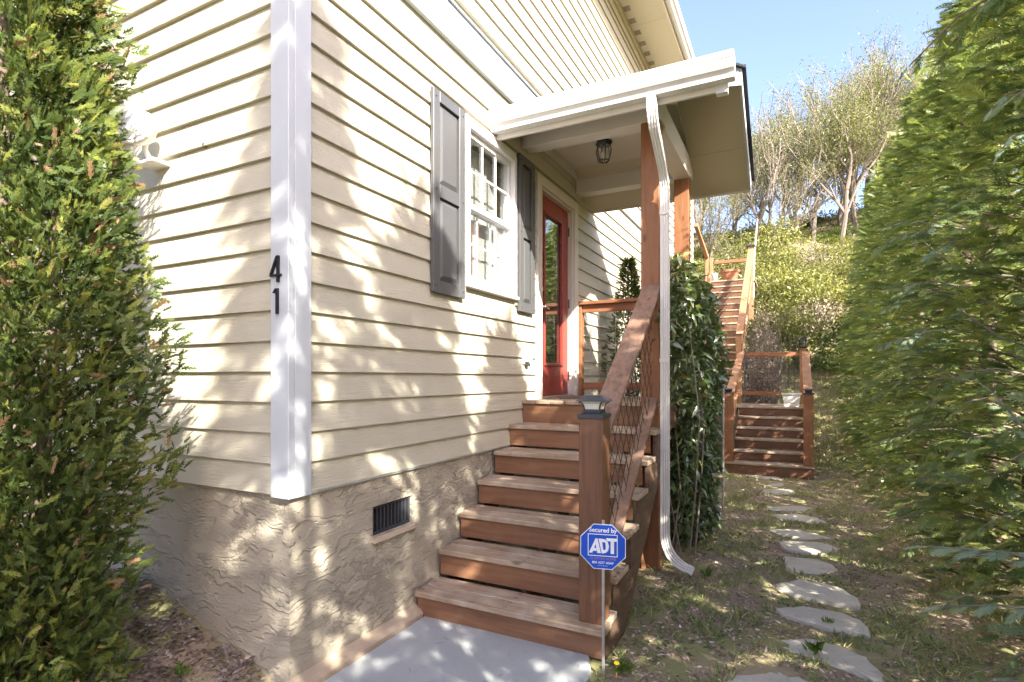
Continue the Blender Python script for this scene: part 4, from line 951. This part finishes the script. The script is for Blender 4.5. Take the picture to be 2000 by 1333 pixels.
for i, (x, y, s) in enumerate([(HX + .12, 1.6, 0.96), (HX + .25, -.6, 1.04), (HX + .1, -1.7, 1.16), (HX + .1, -2.7, 1.36), (HX + .2, -3.7, 1.06), (HX + .2, -4.7, 0.92)]):
    copy_thing(lo3 if i else lo1, (x, y, gz(x, y)), .4 + i * 2.1, HL, (.78 if s > 1.3 else min(s, 1.05),) * 2 + (s,))
# long shoots that reach out of the hedge towards the path
def shoot(pts, m, nsp, size, tint, bare=0.25, name='branch', parent=hi1, rad=(.008, .003), seed=1):
    g = np.random.default_rng(seed)
    pts = [Vector(p) for p in pts]
    MB().tube(pts, [rad[0] + (rad[1] - rad[0]) * i / (len(pts) - 1) for i in range(len(pts))], 6).build(name, M['pale_bark'], parent, smooth=True)
    if not nsp: return
    A = np.array([tuple(p) for p in pts]); seg = np.linalg.norm(np.diff(A, axis=0), axis=1); cum = np.concatenate([[0], np.cumsum(seg)]); T = np.linspace(bare, 1.0, nsp) * cum[-1]
    P = np.stack([np.interp(T, cum, A[:, k]) for k in range(3)], -1); D = np.stack([np.gradient(P[:, k]) for k in range(3)], -1); D = nrm(D)
    sd = nrm(np.cross(D, [0, 0, 1.0])); sg = np.where(np.arange(nsp) % 2 == 0, 1, -1)[:, None]
    d = D * .8 + sd * sg * .75 + g.normal(0, .12, (nsp, 3)) - [0, 0, .1]; d[-1] = D[-1]
    sz = size * (1.1 - .55 * np.linspace(0, 1, nsp)) * g.uniform(.8, 1.15, nsp)
    cloud('spray', m, SPR_HI[0], SPR_HI[1], frames(d, np.array([[0, 0, 1.0]]) + g.normal(0, .25, (nsp, 3)), sz), P, g.uniform(*tint, nsp), SPR_HI[2], parent)
shoot([(3.30, .75, .98), (3.12, .72, 1.12), (2.98, .72, 1.27), (2.88, .74, 1.42)], M['blue_tip'], 14, .10, (.2, .8), .1, seed=2)
shoot([(3.45, 1.0, .62), (3.2, .95, .72), (2.98, .95, .78), (2.72, .98, .76)], M['blue_tip'], 18, .15, (.1, .8), .0, seed=3)
shoot([(3.5, 1.2, .40), (3.2, 1.15, .50), (3.0, 1.15, .50), (2.82, 1.2, .44)], M['blue_tip'], 16, .15, (.0, .7), .0, seed=4)
shoot([(3.5, .9, .15), (3.2, .9, .25), (3.0, .95, .27), (2.85, 1.0, .2)], M['blue_tip'], 14, .14, (.0, .6), .0, seed=5)
shoot([(3.9, 2.2, 1.55), (3.5, 2.25, 1.62), (3.3, 2.3, 1.72), (3.12, 2.4, 1.92)], M['blue_tip'], 10, .12, (.1, .6), .55, rad=(.012, .003), seed=6)
shoot([(3.9, 2.6, 1.95), (3.45, 2.65, 2.12), (3.2, 2.8, 2.22), (3.05, 2.95, 2.45)], M['cypress'], 12, .14, (.1, .5), .4, rad=(.014, .004), seed=7)
shoot([(3.7, 1.9, 2.1), (3.42, 1.9, 2.18), (3.32, 1.92, 2.32), (3.32, 1.95, 2.45)], M['blue_tip'], 8, .12, (.2, .8), .5, rad=(.009, .002), seed=8)
shoot([(3.6, 1.3, 3.35), (3.2, 1.3, 3.30), (2.9, 1.35, 3.18), (2.72, 1.4, 3.02)], M['cypress'], 12, .16, (.0, .25), .25, seed=9)
shoot([(3.6, 1.5, 3.5), (3.2, 1.55, 3.42), (3.0, 1.6, 3.28), (2.88, 1.65, 3.12)], M['cypress'], 12, .16, (.0, .25), .25, seed=10)

g0 = random.Random(77)
for k in range(56):
    yy = g0.uniform(.9, 4.6); zz = g0.uniform(.02, 1.5) if k % 3 else g0.uniform(1.2, 3.0); xx = 3.22 - .05 * (yy - 1.3); l = g0.uniform(.15, .45) * (1.0 if zz < 1.2 else .7)
    shoot([(xx + .35, yy + .05, zz), (xx + .12, yy, zz + .06), (xx + .12 - l * .6, yy - .03, zz + .04), (xx + .12 - l, yy - .05 + g0.uniform(-.1, .1), zz - .04)], M['blue_tip'] if k % 3 == 0 else M['cypress'], 15, g0.uniform(.11, .16), (.1, .75), .0, seed=100 + k)
# arborvitae beside the front wall
def arborvitae(name, loc, label, leaders, nfan, seed, size=.095):
    global RNG; RNG = np.random.default_rng(seed)
    t = thing(name, label, 'tree', loc); x0, y0, z0 = loc
    tot = sum(r * h for _, _, r, h in leaders); PP, DD, UU, SS, TT = [], [], [], [], []
    br = MB()
    for (dx, dy, r, h) in leaders:
        trunk('trunk', M['bark'], t, [(x0 + dx * .2, y0 + dy * .2, z0 - .05), (x0 + dx * .8, y0 + dy * .8, z0 + h * .4), (x0 + dx, y0 + dy, z0 + h * .95)], [.035, .024, .006])
        n = int(nfan * r * h / tot); s = RNG.random(n) ** .95; az = np.where(RNG.random(n) < .35, RNG.uniform(-1.9, 1.2, n), RNG.random(n) * 2 * math.pi)
        pr = r * np.minimum(1, .75 + s * 1.3) * (1 - np.clip((s - .2) / .8, 0, 1) ** 1.55) + .03
        lump = 1 + .16 * np.sin(az * 3 + s * 17) + .11 * np.sin(az * 5 - s * 29 + 1.3) + .08 * np.sin(s * 60 + az * 2)
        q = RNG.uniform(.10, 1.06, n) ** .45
        rr_ = pr * q * lump
        out = np.stack([np.cos(az), np.sin(az), 0 * az], -1); lean = np.clip(s * 3, 0, 1)
        P = np.stack([x0 + dx * lean, y0 + dy * lean, z0 + .05 + s * h], -1) + out * rr_[:, None]
        d = out * RNG.uniform(.25, 1.0, (n, 1)) + np.array([0, 0, 1.0]) * RNG.uniform(-.1, 1.0, (n, 1)) + RNG.normal(0, .32, (n, 3))
        up = np.stack([-np.sin(az), np.cos(az), 0 * az], -1) * RNG.choice([-1, 1], (n, 1)) + RNG.normal(0, .55, (n, 3))
        clump = np.sin(az * 4 + s * 23 + dx * 9) * .5 + np.sin(az * 7 - s * 41) * .35
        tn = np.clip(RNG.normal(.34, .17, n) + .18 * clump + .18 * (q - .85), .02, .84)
        brown = RNG.random(n) < .03 + .05 * (clump < -.55); tn[brown] = 1.0
        PP.append(P); DD.append(d); UU.append(up); SS.append(size * RNG.uniform(.6, 1.3, n)); TT.append(tn)
        for k in range(50):
            sk = RNG.random() * .85; a = RNG.random() * 6.28; p0 = Vector((x0 + dx * min(1, sk * 3), y0 + dy * min(1, sk * 3), z0 + sk * h)); l = r * (1 - sk) * .85
            br.tube([p0, p0 + Vector((math.cos(a) * l * .5, math.sin(a) * l * .5, l * .25)), p0 + Vector((math.cos(a) * l, math.sin(a) * l, l * .7))], [.009, .006, .003], 4)
    br.build('branches', M['bark'], t)['kind'] = 'stuff'
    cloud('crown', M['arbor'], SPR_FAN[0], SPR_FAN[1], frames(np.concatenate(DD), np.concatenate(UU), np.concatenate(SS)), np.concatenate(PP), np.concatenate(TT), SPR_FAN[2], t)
    return t
arborvitae('arborvitae', (-0.71, -0.84, 0.08), 'tall bushy arborvitae close by, left of the house corner', [(0, 0, .50, 4.6), (.10, .17, .22, 3.7), (-.34, -.10, .34, 4.4)], 43000, 21, .066)
arborvitae('conifer_shrub', (0.34, 5.0, -0.08), 'dark conifer shrub showing behind the landing rail and its wire', [(0, 0, .33, 3.0)], 4200, 22, .08)

# ---------------------------------------------------------------- vine on the porch post
def leafcloud(name, m, P, size, tint, parent, tpl=LANCE, up=0.0, hang=0.0, kind=None):
    n = len(P); d = rand_unit(n) + np.array([0, 0, up - hang]); return cloud(name, m, tpl[0], tpl[1], frames(d, rand_unit(n) + [0, 0, .8], size), P, tint, None, parent, kind)
RNG = np.random.default_rng(31)
vt = thing('climbing_vine', 'dense dark green climbing vine covering the rear porch post and downspout', 'vine', (1.35, 3.5, -0.08))
Pl, Tl, Sl = [], [], []
for (cx, cy, cz, rx, ry, rz, n, tm) in [(a[0], a[1], a[2], a[3], a[4], a[5], int(a[6] * 1.7), a[7]) for a in ((1.34, 3.35, 1.95, .27, .55, .50, 1500, .42), (1.35, 3.55, 1.25, .24, .55, .55, 1300, .30), (1.33, 3.6, .60, .26, .55, .40, 1100, .25), (1.33, 3.7, .18, .24, .5, .28, 700, .18), (1.30, 3.0, 2.30, .17, .35, .25, 500, .7), (1.26, 2.75, 1.98, .12, .2, .28, 260, .4), (1.50, 3.6, 1.65, .15, .35, .40, 420, .45), (1.38, 3.7, 1.15, .16, .35, .4, 380, .35), (1.36, 3.8, .68, .21, .3, .35, 450, .3))]:
    u_ = rand_unit(n) * (RNG.random((n, 1)) ** .28); Pl.append(np.array([cx, cy, cz]) + u_ * [rx, ry, rz]); Tl.append(np.clip(RNG.normal(tm, .2, n) + .2 * (u_[:, 2]), 0, .93)); Sl.append(RNG.uniform(.07, .135, n))
Pv = np.concatenate(Pl); Tv = np.concatenate(Tl); Tv[RNG.random(len(Tv)) < .02] = 1.0
leafcloud('foliage', M['vine'], Pv, np.concatenate(Sl), Tv, vt, LANCE, 0, .45)
st = MB(); rv = random.Random(5)
for k in range(9):
    x, y = 1.28 + rv.uniform(-.08, .2), 3.5 + rv.uniform(-.45, .45); p = [(x, y, -.08)]
    for z in (.5, 1.1, 1.7, 2.2): x += rv.uniform(-.1, .08); y += rv.uniform(-.15, .15); p.append((x, y, z * rv.uniform(.85, 1.08)))
    st.tube(p, [.008, .007, .006, .004, .002], 5)
st.build('stems', M['pale_bark'], vt)['kind'] = 'stuff'
MB().tube([(1.60, 3.8, .2), (1.60, 3.82, 1.45)], .012, 8).build('support_pole', M['galv'], vt)

# ---------------------------------------------------------------- hillside shrubs
def shrub(name, loc, rx, ry, rz, n, m, seed, label, group=None, size=(.07, .14), lumps=7, tpl=LEAF, cat='shrub', tm=.5, stems=True):
    global RNG; RNG = np.random.default_rng(seed)
    t = thing(name, label, cat, loc, group); Pl, Tl = [], []
    for k in range(lumps):
        c = RNG.normal(0, .42, 3) * [rx, ry, rz * .5] + [0, 0, rz * RNG.uniform(.3, .85)]; f = RNG.uniform(.45, .75); kk = n // lumps
        u_ = rand_unit(kk) * RNG.random((kk, 1)) ** .35 * [rx * f, ry * f, rz * f * .6]; p = np.array(loc) + c + u_; p[:, 2] = np.maximum(p[:, 2], loc[2] + RNG.random(kk) * .1); Pl.append(p); Tl.append(np.clip(RNG.normal(tm + RNG.normal(0, .14), .17, kk), 0, 1))
    P = np.concatenate(Pl); leafcloud('foliage', m, P, RNG.uniform(size[0], size[1], len(P)), np.concatenate(Tl), t, tpl)
    if stems:
        b = MB()
        for k in range(22):
            a = RNG.random() * 6.28; e = np.array([math.cos(a) * rx * RNG.uniform(.3, .95), math.sin(a) * ry * RNG.uniform(.3, .95), rz * RNG.uniform(.6, 1.2)])
            L0 = np.array(loc); b.tube([L0, L0 + e * [.35, .35, .5], L0 + e], [.018, .011, .004], 4)
        b.build('stems', M['pale_bark'], t)['kind'] = 'stuff'
    return t
SG = 'yellow-green shrubs covering the hillside'
sA = shrub('hillside_shrub', (2.3, 14.3, gz(2.3, 14.3)), 1.3, 1.0, 1.5, 3800, M['shrub'], 41, 'yellow-green bush on the hillside beside the far handrail', SG)
sB = shrub('hillside_shrub', (3.5, 13.9, gz(3.5, 13.9)), 1.2, 1.0, 1.35, 3800, M['green'], 42, 'bright green low bush where the hillside meets the hedge', SG)
sC = shrub('hillside_shrub', (3.2, 16.4, gz(3.2, 16.4)), 1.6, 1.3, 1.6, 4200, M['shrub'], 43, 'loose yellow-green shrub growing on the hillside', SG, tm=.6)
sD = shrub('hillside_shrub', (0.6, 19.5, gz(.6, 19.5)), 1.7, 1.4, 2.6, 4500, M['shrub'], 44, 'tall yellow-green bush on the hill above the upper landing', SG, tm=.65)
sE = shrub('dry_shrub', (2.9, 15.3, gz(2.9, 15.3)), 1.0, .8, 1.2, 2600, M['dead'], 45, 'leafless grey-brown shrub among the green ones on the hillside', 'bare brown shrubs on the hillside', (.05, .1))
for x, y in ((4.4, 18.2), (1.2, 18.4), (3.0, 21.2), (6.0, 21.3), (0.8, 16.0), (5.6, 16.0), (2.8, 24), (7.6, 24.2)): copy_thing(sE, (x, y, gz(x, y) - .05), x * 3.1, 'leafless grey-brown shrub among the green ones on the hillside', (1.1, 1.1, .9))
sl = [sA, sC, sD, sB]; rs = random.Random(9); lab = 'loose yellow-green shrub growing on the hillside'
for i, (x, y) in enumerate([(5.2, 14.6), (1.9, 17.2), (4.9, 17.0), (6.6, 16.2), (3.6, 19.2), (2.0, 20.4), (5.4, 19.8), (7.2, 19.0), (-1.3, 20.6), (-2.9, 22.5), (0.0, 22.4), (3.4, 22.6), (6.0, 23.0), (8.3, 22.5), (1.6, 24.6), (4.6, 25.5), (-1.6, 25.5), (7.4, 26.4), (10.0, 25.0), (-4.4, 26), (1.2, 27.8), (4.0, 29), (-2.5, 29), (9, 29.5), (6.2, 30), (12, 30), (-6, 30.5), (0.2, 31.5), (3.0, 32.5), (14.5, 27), (11, 20.5), (9.2, 17.5), (-.6, 17.6)]):
    zs = rs.uniform(.7, 1.05) * (1.0 if y < 21 else .45); c = copy_thing(sl[i % 3] if i % 7 else sB, (x, y, gz(x, y) - .1), rs.uniform(0, 6), lab, (rs.uniform(.85, 1.25),) * 2 + (zs,))
RNG = np.random.default_rng(51)
dt = thing('dead_brush', 'tangle of dry grey-brown twigs beside the far handrail', 'brush', (1.6, 11.6, gz(1.6, 11.6)))
b = MB(); rv = random.Random(12)
for k in range(420):
    yy = rv.uniform(10.55, 13.2); x = 1.5 + rv.uniform(-.22, .35); z = gz(x, yy); hh = rv.uniform(.7, 1.7) * (1.0 + (yy - 10.5) * .12); p = [(x, yy, z)]
    for j in range(3): p.append((p[-1][0] + rv.uniform(-.14, .14), p[-1][1] + rv.uniform(-.14, .14), z + hh * (j + 1) / 3))
    b.tube(p, [.008, .006, .005, .003], 3)
dbo = b.build('twigs', M['pale_bark'], dt); dbo['kind'] = 'stuff'
n = 2600; P = np.stack([RNG.uniform(1.3, 1.85, n), RNG.uniform(10.5, 13.3, n), RNG.random(n)], -1); P[:, 2] = ground_z(P[:, 0], P[:, 1]) + P[:, 2] ** .8 * (1.6 + (P[:, 1] - 10.5) * .15)
dl = leafcloud('dry_leaves', M['dead'], P, RNG.uniform(.03, .09, n), RNG.random(n), dt); dl['kind'] = 'stuff'

# ---------------------------------------------------------------- spring trees on the hilltop
def bare_tree(name, loc, h, seed, label, group, nleaf, leaf=.16, tm=.45):
    rg = random.Random(seed); g = np.random.default_rng(seed)
    t = thing(name, label, 'tree', loc, group); b = MB(); tips = []
    def grow(p, d, l, r, lev):
        pts = [p]; dd = d.copy()
        for k in range(3):
            dd = (dd + Vector((rg.gauss(0, .13), rg.gauss(0, .13), rg.gauss(0.05, .08)))).normalized(); pts.append(pts[-1] + dd * l / 3)
        b.tube(pts, [r, r * .85, r * .7, r * .5], 6 if lev < 2 else 3)
        if lev >= 2: tips.extend([tuple(q) for q in pts[1:]])
        if lev == 5: return
        nb = (4, 4, 3, 3, 2)[lev]
        for k in range(nb):
            u = rg.uniform(.35, 1) if k else 1.0; q = pts[min(3, int(u * 3))]; sp = rg.uniform(.35, .85) if k else rg.uniform(.05, .3)
            ax = Vector((rg.gauss(0, 1), rg.gauss(0, 1), rg.gauss(0, .4))).normalized(); nd = (dd * math.cos(sp) + (ax - dd * ax.dot(dd)).normalized() * math.sin(sp) + Vector((0, 0, .15))).normalized()
            grow(q, nd, l * rg.uniform(.55, .82), r * .55 if k else r * .68, lev + 1)
    grow(Vector(loc) - Vector((0, 0, .3)), Vector((rg.gauss(0, .07), rg.gauss(0, .07), 1)), h * .34, h * .0135, 0)
    b.build('trunk', M['pale_bark'], t)
    T = np.array(tips); P = T[g.integers(0, len(T), nleaf)] + g.normal(0, .18, (nleaf, 3)); global RNG; RNG = g
    leafcloud('crown', M['spring'], P, g.uniform(leaf * .5, leaf * 1.2, nleaf), np.clip(g.normal(tm, .22, nleaf), 0, 1), t, LEAF)
    return t
TG = 'thin spring trees along the hilltop'
TL = 'tall thin tree with sparse pale spring leaves on the hilltop'
bt = [bare_tree('spring_tree', (4.2, 27, gz(4.2, 27) - .3), 9.5, 61, 'tallest pale-leaved spring tree standing in the middle of the hilltop', TG, 9000, .11),
      bare_tree('spring_tree', (0.4, 27.5, gz(.4, 27.5) - .3), 8.5, 62, 'almost bare grey tree leaning behind the porch roof on the hilltop', TG, 2600, .10, .5),
      bare_tree('spring_tree', (6.6, 28, gz(6.6, 28) - .3), 9.5, 63, TL, TG, 6500, .11, .4)]
for i, (x, y, s) in enumerate([(2.4, 29.5, .9), (8.6, 27.5, .95), (-2.0, 29, .85), (5.6, 31.5, 1.05), (10.8, 29.5, 1.0), (-5, 31, .8), (3.2, 33, .9), (7.8, 33.5, 1.1), (13.2, 31.5, 1.0), (0.8, 34, .85), (-3, 34.5, .8), (11, 35, 1.1), (-8, 33, .85), (16, 33, 1.0), (5.2, 36, 1.0), (1.6, 26.2, .7), (3.0, 28.3, .85), (5.0, 29.3, .9), (7.4, 30.6, .95), (-0.8, 30.8, .8), (1.8, 31.6, .9), (9.6, 31.6, .95), (4.3, 31.0, 1.0), (6.5, 35.0, 1.1), (2.3, 36.5, 1.0), (-1.5, 26.5, .6), (0.2, 37, .9)]):
    copy_thing(bt[(i + 1) % 3], (x, y, gz(x, y) - .3), rs.uniform(0, 6), TL, (s * 1.1, s * 1.1, s * 1.1))

# ---------------------------------------------------------------- ground cover
def on_pad(x, y): return (x > .0) & (x < 1.31) & (y < 1.35)
def on_stone(x, y):
    r = np.zeros(len(x), bool)
    for poly in STN:
        c = np.mean(poly, 0); q = (np.array(poly) - c) * .93 + c; ins = np.zeros(len(x), bool); j = len(q) - 1
        for i in range(len(q)):
            xi, yi = q[i]; xj, yj = q[j]; ins ^= ((yi > y) != (yj > y)) & (x < (xj - xi) * (y - yi) / (yj - yi + 1e-12) + xi); j = i
        r |= ins
    return r
RNG = np.random.default_rng(71)
BLADE = ([(-.06, 0, 0), (.06, 0, 0), (.05, .55, -.03), (-.05, .55, -.03), (0, 1, -.22)], [(0, 1, 2, 3), (3, 2, 4)], None)
def scatter(n, x0, x1, y0, y1, keep=None):
    x = RNG.uniform(x0, x1, n); y = y0 + (y1 - y0) * RNG.random(n) ** 1.7
    k = ~on_pad(x, y) & ~on_stone(x, y) & ~((x < 0.02) & (y > -.02)) & ~((x > 1.18) & (x < 2.5) & (y > 7.75) & (y < 10.3))
    if keep is not None: k &= keep(x, y)
    x, y = x[k], y[k]; return x, y, ground_z(x, y)
def patch(x, y, f=1.0, ph=0): return np.sin(x * 5.1 * f + ph) * np.sin(y * 3.7 * f + ph * 2) + .6 * np.sin(x * 11.3 * f - y * 7.1 * f + ph) + .4 * np.sin(x * 23 + y * 19 + ph)
def cover(name, m, n, area, size, up, tint, tpl, keep=None, flat=False, label=None, cat=None, lift=0.004):
    x, y, z = scatter(n, *area, keep); k = len(x); P = np.stack([x, y, z + lift], -1); d = rand_unit(k) * [1, 1, .35]
    if flat: upv = np.array([[0, 0, 1.0]]) + RNG.normal(0, .3, (k, 3)); d[:, 2] *= .5
    else: d = d * .55 + np.array([0, 0, up]); upv = rand_unit(k)
    o = cloud(name, m, tpl[0], tpl[1], frames(d, upv, RNG.uniform(*size, k)), P, np.clip(RNG.normal(*tint, k), 0, 1), None, None, 'stuff')
    return tag(o, label, cat)
AREA = (1.15, 3.6, .1, 11.0)
cover('grass', M['grass'], 60000, AREA, (.02, .06), .42, (.6, .25), BLADE, lambda x, y: patch(x, y) > .05, label='short patchy grass growing along the stone path', cat='grass')
cover('clover', M['grass'], 9000, (1.15, 3.2, .3, 5.5), (.02, .055), .12, (.22, .18), LANCE, lambda x, y: patch(x, y, .8, 1.3) > .35, label='low broad-leaved weeds in patches beside the path', cat='weeds')
cover('leaf_litter', M['litter'], 46000, (1.15, 3.7, .1, 11.0), (.012, .042), 0, (.45, .25), LEAF, lambda x, y: patch(x, y, .9, 2.1) > -.7, True, 'brown leaf litter strewn over the bare soil', 'leaf litter')
cover('mulch', M['mulch'], 26000, (-1.6, .06, -1.6, 0.0), (.014, .045), 0, (.42, .25), LEAF, None, True, 'grey-brown bark mulch against the front foundation', 'mulch', .008)
cover('pad_litter', M['litter'], 0 + 60, (-1.6, -1.5, -2, -1.9), (.02, .04), 0, (.3, .2), LEAF, None, True, 'a few dry leaf bits', 'leaf litter') if False else None
n = 46; P = np.stack([RNG.uniform(.12, 1.2, n), RNG.uniform(-.4, .95, n), np.full(n, -.060)], -1); d = rand_unit(n) * [1, 1, .06]
o = cloud('pine_needles', M['litter'], [(-.05, 0, 0), (.05, 0, 0), (.04, 1, .1), (-.04, 1, .1)], [(0, 1, 2, 3)], frames(d, np.array([[0, 0, 1.0]]) + 0 * d, RNG.uniform(.02, .055, n)), P, RNG.uniform(0, .7, n), None, None, 'stuff'); tag(o, 'scattered dry needles and leaf bits on the concrete pad', 'leaf litter')
# grass on the slope behind the far steps
x = RNG.uniform(1.4, 6, 26000); y = RNG.uniform(9.3, 15.5, 26000); P = np.stack([x, y, ground_z(x, y)], -1); d = rand_unit(len(x)) * .5 + [0, 0, .6]
o = cloud('slope_grass', M['grass'], BLADE[0], BLADE[1], frames(d, rand_unit(len(x)), RNG.uniform(.04, .12, len(x))), P, np.clip(RNG.normal(.85, .2, len(x)), 0, 1), None, None, 'stuff'); tag(o, 'dry pale grass on the sunny slope behind the far landing', 'grass')
x = RNG.uniform(-9, 18, 34000); y = RNG.uniform(15, 37, 34000); P = np.stack([x, y, ground_z(x, y) + RNG.random(len(x)) ** 2 * .5], -1)
o = cloud('undergrowth', M['shrub'], LEAF[0], LEAF[1], frames(rand_unit(len(x)), rand_unit(len(x)), RNG.uniform(.08, .2, len(x))), P, np.clip(RNG.normal(.5, .25, len(x)), 0, 1), None, None, 'stuff'); tag(o, 'pale yellow-green undergrowth carpeting the hillside between the shrubs', 'undergrowth')
# single leafy weeds that can be told apart
for (x, y, s, lb) in ((2.31, 1.60, 1.0, 'upright leafy weed at the edge of the long curved stepping stone'), (2.40, 2.12, .6, 'small leafy weed on the edge of the third nearest stepping stone'), (1.42, .92, .9, 'leafy weed with a yellow flower at the foot of the sign stake'), (1.62, 2.55, .9, 'broad-leaved weed rosette between the downspout outlet and the path'), (-.42, -.28, .8, 'small green weed sprouting from the mulch by the arborvitae')):
    zg = gz(x, y); t = thing('weed', lb, 'weed', (x, y, zg)); k = 26; P = np.tile([[x, y, zg + .005]], (k, 1)) + RNG.normal(0, .018 * s, (k, 3)) * [1, 1, .6] + [[0, 0, .03 * s]]; d = rand_unit(k) * [1, 1, .3] + [0, 0, .55]
    cloud('leaves', M['green'], LANCE[0], LANCE[1], frames(d, rand_unit(k), RNG.uniform(.05, .095, k) * s), P, RNG.uniform(.1, .9, k), None, t)
    if 'flower' in lb: MB().lathe(x - .03, y - .03, [(.002, zg + .01), (.002, zg + .075), (.016, zg + .08), (.012, zg + .088), (.0, zg + .09)], 8).build('flower', M['yellow'], t)
